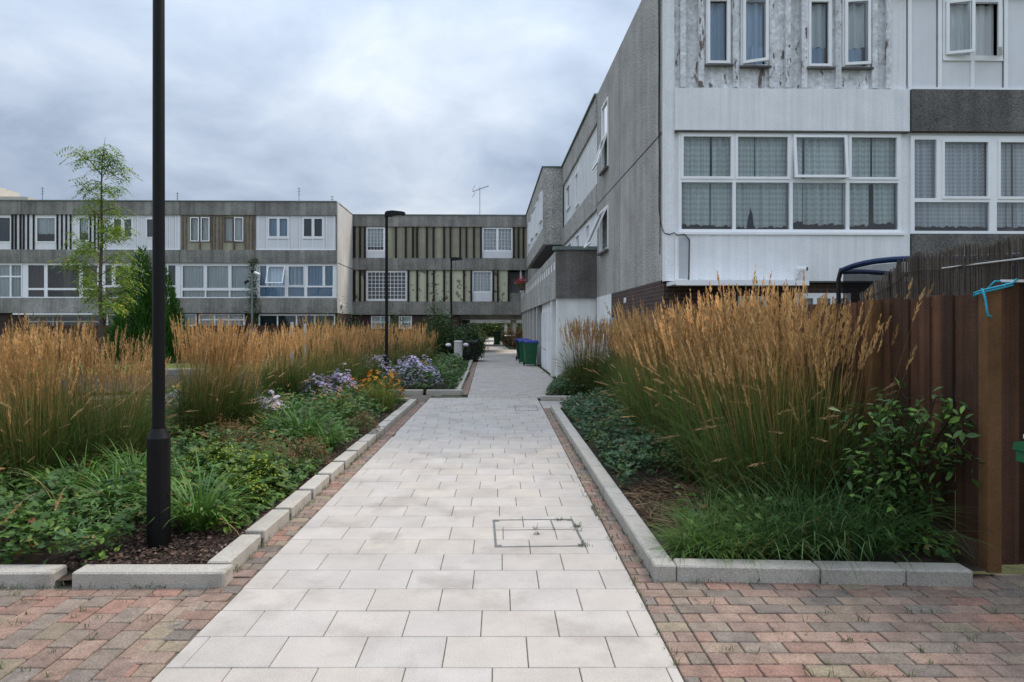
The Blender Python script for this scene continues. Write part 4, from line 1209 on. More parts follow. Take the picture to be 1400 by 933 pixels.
# distant tower over the left roofs
t = thing('distant_tower_block', 'beige tower block peeping over the roof at far left', 'building', (-96, 125, 0), R(4))
part('wall', M['tower'], t, (0, 0, 0), lambda b: b.box(-9, 5.0, 0, 12, 0, 26.6))
part('roof_plant_room', M['tower'], t, (0, 0, 0), lambda b: b.box(-9, -2.2, 2, 9, 26.602, 29.0))
part('window_bands', M['dark_cur'], t, (0, 0, 0), lambda b: [b.box(-8.5, 4.5, -0.05, -0.001, z_, z_ + 1.3) for z_ in np.arange(1.5, 25.5, 2.7)])

# ------------------------------------------------------------------ vegetation generators (numpy)
def mixc(c0, c1, t):
    return np.asarray(c0)[None, :] * (1 - t[:, None]) + np.asarray(c1)[None, :] * t[:, None]


def ribbons(g, base, az, length, width, th0, bend, segs=5, c0=(0.05, 0.1, 0.02), c1=(0.1, 0.15, 0.03), cv=0.25, taper=1.6, twist=0.0, tip=None, tipat=0.75):
    """arching grass blades; g = numpy generator"""
    n = len(base)
    V = np.zeros((n, segs + 1, 2, 3)); C = np.zeros((n, segs + 1, 2, 3))
    p = base.copy().astype(float)
    rnd = 1 + g.uniform(-cv, cv, n)
    hue = g.uniform(-1, 1, n)
    roll = g.uniform(-1, 1, n) * twist
    for k in range(segs + 1):
        t = k / segs
        th = th0 + bend * t ** 1.3
        w = width * (1 - t ** taper) * (0.55 + 0.45 * min(1, t * 4)) + 0.0006
        sd = np.stack([-np.sin(az + roll), np.cos(az + roll), 0 * az], 1)
        V[:, k, 0] = p - sd * w[:, None] * 0.5
        V[:, k, 1] = p + sd * w[:, None] * 0.5
        col = mixc(c0, c1, np.full(n, t))
        if tip is not None and t >= tipat: col = col * 0.35 + np.asarray(tip)[None, :] * 0.65
        col = col * rnd[:, None] * (1 + hue[:, None] * np.array([0.18, 0.02, -0.1])[None, :])
        C[:, k, 0] = col; C[:, k, 1] = col
        step = length / segs
        p = p + np.stack([np.cos(az) * np.sin(th), np.sin(az) * np.sin(th), np.cos(th)], 1) * step[:, None]
    idx = np.arange(n)[:, None] * (segs + 1) * 2
    fs = []
    for k in range(segs):
        a = k * 2
        fs.append(np.concatenate([idx + a, idx + a + 1, idx + a + 3, idx + a + 2], 1))
    F_ = np.concatenate(fs)
    end = V[:, segs].mean(1); prev = V[:, segs - 1].mean(1)
    d = end - prev; d /= np.linalg.norm(d, axis=1)[:, None] + 1e-9
    return (V.reshape(-1, 3), F_, C.reshape(-1, 3)), end, d


def plumes(g, P, D, length, m=26, spread=0.42, sl=0.036, sw=0.0065, c0=(0.34, 0.19, 0.075), c1=(0.52, 0.34, 0.15), cv=0.25):
    """feathery flower heads: small spikelets along an axis"""
    n = len(P)
    s_ = np.sort(g.uniform(0, 1, (n, m)), 1)
    a = g.uniform(0, 2 * PI, (n, m))
    ref = np.where(np.abs(D[:, 2:3]) > 0.9, np.array([[1.0, 0, 0]]), np.array([[0, 0, 1.0]]))
    U = np.cross(D, ref); U /= np.linalg.norm(U, axis=1)[:, None]
    W = np.cross(D, U)
    rad = np.cos(a)[..., None] * U[:, None] + np.sin(a)[..., None] * W[:, None]
    prof = np.sin(np.clip(s_ * 1.05 + 0.08, 0, 1) * PI) ** 0.6
    st = P[:, None] + D[:, None] * (s_ * length[:, None])[..., None]
    # a light nod at the tip
    nod = (s_ ** 2 * 0.10)[..., None] * length[:, None, None]
    st = st + nod * np.stack([D[:, 0], D[:, 1], -0.5 * np.ones(n)], 1)[:, None]
    dirn = D[:, None] * 1.0 + rad * (spread * (0.5 + prof))[..., None]
    dirn /= np.linalg.norm(dirn, axis=2)[..., None]
    L = sl * (0.7 + 0.6 * g.uniform(0, 1, (n, m))) * (0.6 + 0.6 * prof)
    side = np.cross(dirn, rad); side /= np.linalg.norm(side, axis=2)[..., None] + 1e-9
    mid = st + dirn * (L * 0.45)[..., None]
    w = sw * (0.7 + 0.6 * g.uniform(0, 1, (n, m)))
    V = np.stack([st, mid + side * w[..., None] * 0.5, st + dirn * L[..., None], mid - side * w[..., None] * 0.5], 2)
    k = n * m
    F_ = np.arange(k * 4).reshape(k, 4)
    t = g.uniform(0, 1, (n, m)) * 0.6 + g.uniform(0, 1, (n, 1)) * 0.4
    C = np.asarray(c0) * (1 - t[..., None]) + np.asarray(c1) * t[..., None]
    C = C * (1 + g.uniform(-cv, cv, (n, 1, 1)))
    C = np.repeat(C.reshape(k, 1, 3), 4, 1)
    return (V.reshape(-1, 3), F_, C.reshape(-1, 3))


def template(kind):
    if kind == 'lobed':                           # geranium-like leaf with five lobes
        pts = [(0, 0, 0)]
        rim = []
        for i in range(11):
            a = -2.35 + 4.7 * i / 10
            r = (0.60 if i % 2 == 0 else 0.43) * (1.0 - 0.10 * abs(a) / 2.35)
            rim.append((r * math.cos(a) + 0.02, r * math.sin(a), (0.10 if i % 2 == 0 else 0.03) - 0.12 * r))
        V = np.array([(0.0, 0, 0.02)] + rim)
        F_ = np.array([(0, i, i + 1) for i in range(1, 11)])
        return V, F_
    if kind == 'ovate':
        V = np.array([(0, 0, 0), (0.28, 0.2, 0.05), (0.62, 0.17, 0.04), (1, 0, -0.06), (0.62, -0.17, 0.04), (0.28, -0.2, 0.05), (0.45, 0, -0.01)])
        F_ = np.array([(0, 6, 1), (1, 6, 2), (2, 6, 3), (3, 6, 4), (4, 6, 5), (5, 6, 0)])
        return V, F_
    if kind == 'lance':
        V = np.array([(0, 0, 0), (0.4, 0.10, 0.03), (1, 0, -0.08), (0.4, -0.10, 0.03), (0.42, 0, -0.005)])
        F_ = np.array([(0, 4, 1), (1, 4, 2), (2, 4, 3), (3, 4, 0)])
        return V, F_
    if kind == 'daisy':
        V = [(0, 0, 0.0)]; n = 8
        for i in range(n):
            a = 2 * PI * i / n
            V += [(0.5 * math.cos(a - 0.3), 0.5 * math.sin(a - 0.3), 0.05), (0.5 * math.cos(a + 0.3), 0.5 * math.sin(a + 0.3), 0.05)]
        F_ = np.array([(0, 1 + 2 * i, 2 + 2 * i) for i in range(n)])
        return np.array(V), F_
    if kind == 'dot':
        n = 6
        V = np.array([(0, 0, 0.12)] + [(0.5 * math.cos(2 * PI * i / n), 0.5 * math.sin(2 * PI * i / n), 0) for i in range(n)])
        F_ = np.array([(0, 1 + i, 1 + (i + 1) % n) for i in range(n)])
        return V, F_


TPL = {k: template(k) for k in ('lobed', 'ovate', 'lance', 'daisy', 'dot')}


def scatter(g, kind, P, size, az=None, pitch=None, roll=None, c0=(0.03, 0.07, 0.015), c1=(0.08, 0.15, 0.03), cv=0.2, tints=None):
    """many leaves or flowers: kind of template at points P, az/pitch/roll in radians"""
    V0, F0 = TPL[kind]
    n, k = len(P), len(V0)
    size = np.broadcast_to(size, n)
    az = g.uniform(0, 2 * PI, n) if az is None else az
    pitch = g.normal(0.0, 0.35, n) if pitch is None else pitch
    roll = g.normal(0.0, 0.35, n) if roll is None else roll
    ca, sa, cp, sp, cr_, sr = np.cos(az), np.sin(az), np.cos(pitch), np.sin(pitch), np.cos(roll), np.sin(roll)
    x, y, z = V0[:, 0][None], V0[:, 1][None], V0[:, 2][None]
    y1 = y * cr_[:, None] - z * sr[:, None]; z1 = y * sr[:, None] + z * cr_[:, None]
    x2 = x * cp[:, None] - z1 * sp[:, None]; z2 = x * sp[:, None] + z1 * cp[:, None]
    X3 = x2 * ca[:, None] - y1 * sa[:, None]; Y3 = x2 * sa[:, None] + y1 * ca[:, None]
    V = np.stack([X3, Y3, z2], 2) * size[:, None, None] + P[:, None]
    F_ = (np.arange(n)[:, None, None] * k + F0[None]).reshape(-1, F0.shape[1])
    t = g.uniform(0, 1, n)
    C = mixc(c0, c1, t) * (1 + g.uniform(-cv, cv, n))[:, None]
    if tints is not None:
        for (frac, col) in tints:
            m = g.uniform(0, 1, n) < frac
            C[m] = np.asarray(col) * (1 + g.uniform(-cv, cv, m.sum()))[:, None]
    C = np.repeat(C[:, None], k, 1)
    return (V.reshape(-1, 3), F_, C.reshape(-1, 3))


def tri_tube(P0, P1, r0, r1, col):
    """many straight thin twigs"""
    n = len(P0)
    d = P1 - P0; d /= np.linalg.norm(d, axis=1)[:, None] + 1e-9
    ref = np.where(np.abs(d[:, 2:3]) > 0.9, np.array([[1.0, 0, 0]]), np.array([[0, 0, 1.0]]))
    u = np.cross(d, ref); u /= np.linalg.norm(u, axis=1)[:, None]; w = np.cross(d, u)
    V = np.zeros((n, 6, 3))
    for k in range(3):
        o = u * math.cos(2.094 * k) + w * math.sin(2.094 * k)
        V[:, k] = P0 + o * r0; V[:, 3 + k] = P1 + o * r1
    b = np.arange(n)[:, None] * 6
    F_ = np.concatenate([b + np.array([[k, (k + 1) % 3, 3 + (k + 1) % 3, 3 + k]]) for k in range(3)])
    return (V.reshape(-1, 3), F_, np.broadcast_to(np.asarray(col, float), (n * 6, 3)))


# ------------------------------------------------------------------ feather reed grass
def reed_variant(seed, h=1.55, r=0.30, nb=620, ns=150, spike=34, lean=0.0, warm=1.0, spread=0.075):
    g = np.random.default_rng(seed)
    def base(n, rr):
        a, q = g.uniform(0, 2 * PI, n), rr * np.sqrt(g.uniform(0, 1, n))
        return np.stack([q * np.cos(a), q * np.sin(a), np.full(n, 0.02)], 1), a, q
    B, a, q = base(nb, r)
    az = a + g.normal(0, 1.1, nb)
    blades, _, _ = ribbons(g, B, az, g.uniform(0.45, 1.0, nb) * h * 0.82, g.uniform(0.005, 0.0095, nb), 0.02 + 0.10 * q / r + g.uniform(0, 0.22, nb), g.uniform(0.1, 1.6, nb) ** 1.7, 6,
                           (0.03, 0.07, 0.016), (0.085, 0.135, 0.028), 0.35, 1.8, 0.8)
    nd = nb // 4                                   # dry strawy blades
    B2, a2, q2 = base(nd, r)
    dry, _, _ = ribbons(g, B2, a2 + g.normal(0, 0.8, nd), g.uniform(0.35, 0.8, nd) * h * 0.75, g.uniform(0.003, 0.006, nd), g.uniform(0.05, 0.4, nd), g.uniform(0.5, 2.2, nd), 6,
                        (0.16, 0.10, 0.04), (0.34, 0.23, 0.10), 0.3, 1.8, 0.8)
    Bs, a3, q3 = base(ns, r * 0.85)
    L = h * g.normal(0.79, 0.10, ns).clip(0.5, 0.95)
    stems, E, Dv = ribbons(g, Bs, a3 + g.normal(0, 0.5, ns), L, np.full(ns, 0.0034), 0.02 + spread * q3 / r + g.uniform(0, 0.05, ns), g.uniform(0.0, 0.16, ns) + lean, 4,
                           (0.05, 0.085, 0.02), (0.42 * warm, 0.27 * warm, 0.10 * warm), 0.25, 6.0, 0.6)
    k_ = max(8, ns // 9)                            # bent and broken old stems
    bs, E2, D2 = ribbons(g, Bs[:k_] * 1.2, g.uniform(0, 2 * PI, k_), h * g.uniform(0.45, 0.8, k_), np.full(k_, 0.0036), g.uniform(0.1, 0.5, k_), g.uniform(0.4, 1.9, k_), 6, (0.14, 0.10, 0.04), (0.40, 0.27, 0.12), 0.2, 6.0, 0.6)
    pb = plumes(g, E2 - D2 * 0.05, D2, g.uniform(0.12, 0.2, k_), spike, 0.24, 0.036, 0.008, (0.30, 0.19, 0.09), (0.58, 0.42, 0.22))
    pl = plumes(g, E - Dv * 0.03, Dv, g.uniform(0.17, 0.29, ns) * h / 1.55, spike, 0.27, 0.042, 0.0085, (0.35 * warm, 0.195 * warm, 0.072 * warm), (0.72 * warm, 0.475 * warm, 0.215 * warm))
    return np_mesh('leaf_blades', [blades, dry]), np_mesh('flower_stems', [stems, pl, bs, pb])


RV = [reed_variant(11, warm=0.94), reed_variant(12, 1.6, 0.34, 700, 185, warm=1.08), reed_variant(13, 1.5, 0.28, 560, 135, warm=0.80), reed_variant(14, 1.62, 0.36, 640, 120, warm=0.9, spread=0.12), reed_variant(15, 1.5, 0.32, 460, 70, 30, 0.06, 1.0, 0.20), reed_variant(16, 1.66, 0.34, 900, 330, 34, 0.0, 0.95, 0.06)]
for a, b in RV:
    a.materials.append(M['straw']); b.materials.append(M['straw'])


def at(px, Y):
    return ((px - CX) / F * Y, Y)


def reed(px, Y, v, sc, label, group, sx=1.0):
    x, y = at(px, Y)
    t = thing('reed_grass', label, 'grass clump', (x, y, 0.03), random.uniform(0, 6.28), group)
    t.scale = (sc * sx, sc * sx, sc * random.uniform(0.95, 1.05))
    t.rotation_euler.x, t.rotation_euler.y = random.gauss(0, 0.055), random.gauss(0, 0.055)
    for nm, me in zip(('leaf_blades', 'flower_stems'), RV[v]):
        o = bpy.data.objects.new(nm, me); COL.objects.link(o); o.parent = t
    return t


GLR = 'feather reed grasses in the left beds'
for px, Y, v, sc, lb in (
        (-12, 6.0, 0, 0.940, 'golden reed grass clump cut by the left edge of the picture'),
        (40, 5.9, 1, 0.921, 'nearest thick golden reed grass clump at the left of the picture'),
        (96, 6.2, 0, 0.921, 'golden reed grass clump in the left foreground stand, second from its left'),
        (146, 6.6, 3, 0.902, 'golden reed grass clump in the left foreground stand, below the young tree'),
        (172, 7.4, 2, 0.90, 'golden reed grass clump at the right end of the left foreground stand, just left of the near lamp post'),
        (10, 8.3, 2, 0.940, 'reed grass clump behind the nearest one at the left edge'),
        (66, 8.5, 3, 0.940, 'reed grass clump in the back row of the left foreground stand'),
        (186, 9.2, 4, 0.72, 'loose leaning reed grass clump right behind the near lamp post'),
        (276, 8.4, 5, 0.90, 'left half of the tall upright reed grass pair right of the near lamp post'),
        (314, 8.8, 5, 0.91, 'right half of the tall upright reed grass pair right of the near lamp post'),
        (288, 9.4, 2, 0.90, 'reed grass clump tucked behind the tall upright pair'),
        (380, 12.3, 1, 0.88, 'reed grass clump at the near end of the long middle row'),
        (408, 12.6, 3, 0.95, 'reed grass clump behind the first lavender asters'),
        (376, 15.0, 0, 0.93, 'reed grass clump in the back of the middle row near its left end'),
        (434, 13.4, 0, 1.0, 'reed grass clump in the middle row below the camera pole'),
        (466, 14.6, 1, 0.93, 'reed grass clump in the middle row left of the second lamp post'),
        (445, 15.8, 3, 1.0, 'reed grass clump in the back of the middle row, below the gable end'),
        (500, 15.8, 1, 0.90, 'reed grass clump in the middle row just left of the second lamp post'),
        (482, 17.5, 0, 1.0, 'reed grass clump in the back of the middle row near the second lamp post'),
        (545, 18.8, 3, 0.90, 'reed grass clump in the middle row just right of the second lamp post'),
        (520, 19.8, 1, 0.98, 'reed grass clump behind the second lamp post'),
        (566, 20.2, 1, 0.95, 'last reed grass clump of the middle row beside the dark shrub'),
        (584, 22.5, 2, 0.9, 'small far reed grass clump beside the dark shrub')):
    reed(px, Y, v, sc, lb, GLR)
GRR = 'feather reed grasses in the right beds'
for px, Y, v, sc, lb in (
        (797, 14.9, 1, 1.04, 'reed grass clump in front of the white wall, nearest the path'),
        (812, 14.4, 3, 1.02, 'reed grass clump in front of the white wall, between its two neighbours'),
        (862, 12.0, 0, 1.02, 'reed grass clump at the very far tip of the large right stand'),
        (880, 11.4, 1, 1.05, 'reed grass clump before the brick base at the far end of the right stand'),
        (826, 15.8, 0, 1.0, 'reed grass clump in front of the white wall, further from the path'),
        (845, 14.6, 2, 0.9, 'small reed grass clump between the white wall and the large right stand'),
        (878, 10.4, 1, 1.07, 'reed grass clump at the far end of the large right stand'),
        (906, 9.3, 3, 1.1, 'reed grass clump in the far half of the large right stand beside the brick base'),
        (894, 8.2, 2, 1.08, 'reed grass clump in the far half of the large right stand, nearest the path'),
        (940, 8.4, 0, 1.12, 'reed grass clump below the white canopy'),
        (930, 7.6, 4, 1.08, 'reed grass clump in the middle of the large right stand, path side'),
        (978, 7.4, 1, 1.13, 'reed grass clump in the middle of the large right stand, below the lace curtained window'),
        (972, 6.3, 2, 1.07, 'reed grass clump in the near half of the large right stand, path side'),
        (1018, 6.6, 1, 1.18, 'tall golden reed grass clump in the near half of the large right stand'),
        (1052, 5.9, 0, 1.17, 'tallest golden reed grass clump below the white wall camera'),
        (1030, 5.3, 4, 1.05, 'loose reed grass clump nearest the dry patch'),
        (1100, 5.9, 4, 1.16, 'reed grass clump against the fence below the trampoline'),
        (1075, 5.05, 4, 1.05, 'loose leaning reed grass clump at the front of the right bed'),
        (1128, 5.3, 4, 1.15, 'last leaning reed grass clump beside the leafy shrub')):
    reed(px, Y, v, sc, lb, GRR)


# ------------------------------------------------------------------ strap-leaved clumps, asters, coneflowers and other plants
def strap_variant(seed, n=150, L=0.6, w=0.014, r=0.10, c0=(0.045, 0.115, 0.018), c1=(0.085, 0.19, 0.03), bend=(0.9, 2.3), th=(0.05, 0.6)):
    g = np.random.default_rng(seed)
    a, q = g.uniform(0, 2 * PI, n), r * np.sqrt(g.uniform(0, 1, n))
    B = np.stack([q * np.cos(a), q * np.sin(a), np.full(n, 0.0)], 1)
    ch, _, _ = ribbons(g, B, a + g.normal(0, 0.6, n), g.uniform(0.6, 1.1, n) * L, g.uniform(0.7, 1.2, n) * w, g.uniform(*th, n), g.uniform(*bend, n), 7, c0, c1, 0.3, 2.2, 0.5)
    k = max(6, n // 14)
    dr, _, _ = ribbons(g, B[:k], a[:k], g.uniform(0.5, 0.9, k) * L, np.full(k, w * 0.7), g.uniform(0.3, 0.9, k), g.uniform(0.9, 1.8, k), 6, (0.14, 0.11, 0.03), (0.30, 0.22, 0.09), 0.2, 2.2, 0.5)
    return np_mesh('strap_leaves', [ch, dr])


def plain_plant(name, me, label, cat, px, Y, sc=1.0, group=None, z=0.03, m='leaf', rz=None):
    x, y = at(px, Y)
    if not me.materials: me.materials.append(M[m])
    o = bpy.data.objects.new(name, me); COL.objects.link(o)
    o.location = (x, y, z); o.scale = (sc, sc, sc); o.rotation_euler.z = random.uniform(0, 6.28) if rz is None else rz
    return tag(o, label, cat, group)


SV = [strap_variant(21, c0=(0.05, 0.125, 0.02), c1=(0.12, 0.24, 0.04)), strap_variant(22, 190, 0.66, 0.016), strap_variant(23, 130, 0.42, 0.011, c0=(0.06, 0.14, 0.022), c1=(0.15, 0.27, 0.05))]
GS = 'strap-leaved plants in the left bed'
for px, Y, v, sc, lb in (
        (272, 4.88, 0, 1.08, 'arching strap-leaved clump just right of the near lamp post base'),
        (246, 5.5, 2, 1.25, 'small strap-leaved clump behind the near lamp post base'),
        (160, 5.2, 0, 0.95, 'strap-leaved clump left of the near lamp post base'),
        (186, 5.8, 1, 0.95, 'strap-leaved clump behind the ground cover left of the near lamp post'),
        (110, 5.5, 0, 1.0, 'strap-leaved clump under the left foreground reed grasses'),
        (415, 8.3, 1, 1.12, 'large dark green strap-leaved daylily in the middle of the left bed'),
        (380, 8.8, 0, 1.1, 'daylily clump just left of the large one in the left bed'),
        (448, 8.0, 0, 0.9, 'daylily clump just right of the large one in the left bed'),
        (395, 9.8, 1, 1.0, 'daylily clump behind the large one, beside the white asters'),
        (240, 8.6, 1, 0.85, 'strap-leaved clump between the near lamp post and the tall reed pair')):
    plain_plant('strap_leaved_plant', SV[v], lb, 'plant', px, Y, sc, GS)
GS2 = 'grassy clumps at the front of the right bed'
RG = [strap_variant(31, 240, 0.62, 0.0075, 0.16, (0.05, 0.115, 0.02), (0.12, 0.22, 0.04), (0.9, 2.4), (0.1, 0.9)), strap_variant(32, 220, 0.95, 0.009, 0.22, (0.03, 0.08, 0.02), (0.07, 0.15, 0.04), (0.9, 2.2), (0.1, 0.8))]
for px, Y, v, sc, lb in (
        (940, 4.36, 0, 0.62, 'low bright green grass tuft at the front corner of the right bed'),
        (975, 4.34, 0, 0.68, 'bright green grass tuft second from the corner of the right bed'),
        (1012, 4.36, 0, 0.7, 'green grass tuft behind the joint of the front kerb'),
        (1055, 4.40, 1, 0.72, 'dark arching grass clump at the front of the right bed'),
        (1110, 4.38, 1, 0.8, 'dark arching grass clump spilling towards the fence'),
        (1165, 4.36, 1, 0.85, 'dark arching grass clump whose blades hang over the front kerb'),
        (1095, 5.1, 1, 0.9, 'dark grass clump behind the front grasses of the right bed'),
        (1150, 5.2, 1, 0.9, 'dark grass clump under the leafy shrub'),
        (965, 4.75, 0, 0.75, 'bright green grass tuft behind the corner tufts of the right bed'),
        (1035, 4.8, 0, 0.8, 'green grass tuft in front of the loose reed grasses'),
        (985, 6.1, 1, 0.85, 'dark grass clump behind the dry patch'),
        (920, 7.1, 1, 0.75, 'dark grass clump under the reeds beside the ground cover'),
        (775, 14.6, 0, 1.0, 'bright green grass tuft at the near end of the further right bed'),
        (1210, 4.75, 1, 0.85, 'dark grass clump against the foot of the fence')):
    plain_plant('grass_tuft', RG[v], lb, 'grass clump', px, Y, sc, GS2)
# fallen seed stalks leaning out by the fence post
g = np.random.default_rng(77)
B = np.array([[0, 0, 0.0]] * 5) + g.normal(0, 0.03, (5, 3)) * np.array([1, 1, 0])
st_, E, Dv = ribbons(g, B, np.array([-0.15, 0.1, -0.4, 0.25, -0.05]), np.array([1.05, 1.2, 0.8, 1.35, 1.0]), np.full(5, 0.0035), np.array([0.75, 0.6, 0.9, 0.5, 1.0]), np.array([1.0, 1.2, 0.8, 1.0, 1.2]), 7, (0.12, 0.11, 0.04), (0.36, 0.25, 0.12), 0.1, 6)
pl_ = plumes(g, E - Dv * 0.05, Dv, np.full(5, 0.22), 30, 0.3, 0.03, 0.006)
me = np_mesh('seed_stalks', [st_, pl_]); plain_plant('leaning_seed_stalks', me, 'dry seed stalks leaning out of the grasses towards the fence post', 'grass stalks', 1165, 4.62, 1.0, None, 0.05, 'straw', 0.0)
B = np.array([[0, 0, 0.0]] * 4) + g.normal(0, 0.04, (4, 3)) * np.array([1, 1, 0])
st_, E, Dv = ribbons(g, B, np.array([3.3, 2.9, -1.2, -1.7]), np.array([0.75, 0.8, 0.75, 0.7]), np.full(4, 0.004), np.array([0.2, 0.35, 0.25, 0.3]), np.array([1.9, 1.7, 2.0, 2.2]), 8, (0.12, 0.13, 0.04), (0.36, 0.24, 0.11), 0.1, 6)
pl_ = plumes(g, E - Dv * 0.08, Dv, np.full(4, 0.18), 40, 0.3, 0.03, 0.0085, (0.34, 0.17, 0.07), (0.5, 0.3, 0.13))
me = np_mesh('seed_stalks', [st_, pl_]); plain_plant('drooping_seed_stalks', me, 'drooping tan seed heads above the ground cover at the lower left', 'grass stalks', 90, 4.75, 1.0, None, 0.1, 'straw', 0.0)


def mound(px, Y, rx, ry, h, n_leaf, leaf, c0, c1, fl, label, name, cat, group, seed, leafkind='lance', stems=False):
    """rounded bush: leaves through a dome plus flowers over its top. fl = (count, size, kind, c0, c1, centre colour)"""
    g = np.random.default_rng(seed)
    x, y = at(px, Y)
    t = thing(name, label, cat, (x, y, 0.03), 0, group)
    def dome(n, lo=0.35, top=False):
        a = g.uniform(0, 2 * PI, n)
        u = g.uniform(0.12 if top else 0.0, 1, n)
        ph = np.arccos(u)
        rr = g.uniform(lo, 1.0, n) ** 0.5
        lump = 1 + 0.16 * np.sin(a * 3 + seed) * np.sin(ph * 4 + seed) + g.normal(0, 0.05, n)
        rr = rr * lump
        return np.stack([rx * rr * np.sin(ph) * np.cos(a), ry * rr * np.sin(ph) * np.sin(a), h * rr * np.cos(ph)], 1), a
    P, a = dome(n_leaf)
    me = np_mesh('foliage', [scatter(g, leafkind, P, g.uniform(0.7, 1.3, n_leaf) * leaf, a + g.normal(0, 0.8, n_leaf), g.normal(0.35, 0.5, n_leaf), None, c0, c1)])
    link_mesh('foliage', me, M['leaf'], t)
    if fl:
        n, sz, kind, f0, f1, cen = fl
        P, a = dome(n, 0.9, True)
        P[:, 2] += 0.02
        az = a; pit = g.normal(-0.35, 0.3, n); rl = g.normal(0, 0.3, n)
        s_ = g.uniform(0.7, 1.2, n) * sz
        ch = [scatter(g, kind, P, s_, az, pit, rl, f0, f1, 0.15)]
        P2 = P.copy(); P2[:, 2] += 0.003
        ch.append(scatter(g, 'dot', P2, s_ * 0.34, az, pit, rl, cen, cen, 0.2))
        link_mesh('flowers', np_mesh('flowers', ch), M['petal'], t)
    return t


LAV0, LAV1 = (0.40, 0.34, 0.66), (0.72, 0.68, 0.88)
GA = 'lavender aster mounds in the left beds'
mound(432, 12.6, 0.42, 0.3, 0.55, 1300, 0.05, (0.035, 0.07, 0.02), (0.07, 0.12, 0.03), (420, 0.058, 'daisy', LAV0, LAV1, (0.5, 0.3, 0.05)), 'left mound of lavender asters in the middle of the left bed', 'aster', 'flowering plant', GA, 41)
mound(466, 13.2, 0.40, 0.3, 0.60, 1300, 0.05, (0.035, 0.07, 0.02), (0.07, 0.12, 0.03), (420, 0.058, 'daisy', LAV0, LAV1, (0.5, 0.3, 0.05)), 'lavender asters rising behind the orange coneflowers left of the second lamp post', 'aster', 'flowering plant', GA, 42)
mound(512, 16.4, 0.55, 0.36, 0.80, 1500, 0.05, (0.035, 0.07, 0.02), (0.07, 0.12, 0.03), (480, 0.06, 'daisy', LAV0, LAV1, (0.5, 0.3, 0.05)), 'lavender asters around the foot of the second lamp post', 'aster', 'flowering plant', GA, 43)
mound(566, 16.1, 0.68, 0.42, 0.74, 2000, 0.05, (0.035, 0.07, 0.02), (0.07, 0.12, 0.03), (760, 0.06, 'daisy', LAV0, LAV1, (0.5, 0.3, 0.05)), 'broad lavender aster mound right of the second lamp post', 'aster', 'flowering plant', GA, 44)
mound(358, 9.7, 0.50, 0.3, 0.50, 900, 0.05, (0.035, 0.07, 0.02), (0.07, 0.12, 0.03), (330, 0.066, 'daisy', (0.5, 0.46, 0.66), (0.74, 0.70, 0.80), (0.6, 0.35, 0.05)), 'pale almost white asters beside the tall reed pair', 'aster', 'flowering plant', GA, 45)
mound(238, 9.6, 0.45, 0.3, 0.55, 1000, 0.05, (0.035, 0.07, 0.02), (0.07, 0.12, 0.03), (230, 0.055, 'daisy', LAV0, (0.6, 0.56, 0.75), (0.5, 0.3, 0.05)), 'faded lavender asters between the near lamp post and the tall reeds', 'aster', 'flowering plant', GA, 46)
OR0, OR1 = (0.55, 0.17, 0.01), (0.72, 0.36, 0.02)
GO = 'orange coneflowers in the left beds'
mound(510, 12.8, 0.28, 0.25, 0.62, 800, 0.07, (0.06, 0.12, 0.02), (0.11, 0.18, 0.03), (80, 0.075, 'daisy', OR0, OR1, (0.05, 0.02, 0.01)), 'orange coneflowers just in front of the second lamp post', 'coneflower', 'flowering plant', GO, 51)
mound(536, 13.1, 0.25, 0.22, 0.60, 700, 0.07, (0.06, 0.12, 0.02), (0.11, 0.18, 0.03), (80, 0.078, 'daisy', OR0, OR1, (0.05, 0.02, 0.01)), 'orange coneflowers right of the second lamp post', 'coneflower', 'flowering plant', GO, 52)
mound(480, 12.2, 0.3, 0.25, 0.58, 800, 0.07, (0.06, 0.12, 0.02), (0.11, 0.18, 0.03), (60, 0.07, 'daisy', OR0, (0.68, 0.26, 0.06), (0.05, 0.02, 0.01)), 'coneflowers between the lavender asters and the second lamp post', 'coneflower', 'flowering plant', GO, 53)
mound(448, 11.2, 0.3, 0.22, 0.50, 700, 0.06, (0.06, 0.12, 0.02), (0.11, 0.18, 0.03), (46, 0.06, 'daisy', (0.6, 0.22, 0.08), (0.7, 0.33, 0.14), (0.1, 0.03, 0.01)), 'salmon orange coneflowers in front of the first lavender asters', 'coneflower', 'flowering plant', GO, 54)
mound(372, 9.2, 0.2, 0.16, 0.45, 300, 0.06, (0.06, 0.12, 0.02), (0.11, 0.18, 0.03), (16, 0.06, 'daisy', (0.6, 0.30, 0.12), (0.75, 0.45, 0.25), (0.1, 0.03, 0.01)), 'few peach coneflowers among the pale asters', 'coneflower', 'flowering plant', GO, 55)
mound(578, 17.9, 0.4, 0.3, 0.62, 700, 0.07, (0.06, 0.11, 0.02), (0.10, 0.16, 0.03), (90, 0.06, 'daisy', (0.5, 0.22, 0.02), (0.62, 0.36, 0.04), (0.05, 0.02, 0.01)), 'ochre coneflowers behind the broad aster mound', 'coneflower', 'flowering plant', GO, 56)
mound(572, 15.9, 0.16, 0.12, 0.50, 120, 0.05, (0.06, 0.11, 0.02), (0.10, 0.16, 0.03), (18, 0.06, 'daisy', OR0, (0.5, 0.16, 0.05), (0.05, 0.02, 0.01)), 'orange flowers poking through the broad aster mound', 'coneflower', 'flowering plant', GO, 57)
mound(238, 10.8, 0.3, 0.2, 0.62, 300, 0.05, (0.06, 0.10, 0.02), (0.10, 0.16, 0.03), (60, 0.05, 'daisy', (0.55, 0.33, 0.03), (0.65, 0.45, 0.06), (0.1, 0.05, 0.01)), 'small yellow flowers behind the near lamp post', 'coneflower', 'flowering plant', GO, 58)
GM = 'lime flowered lady\'s mantle plants in the left bed'
YG0, YG1 = (0.16, 0.22, 0.015), (0.34, 0.38, 0.03)
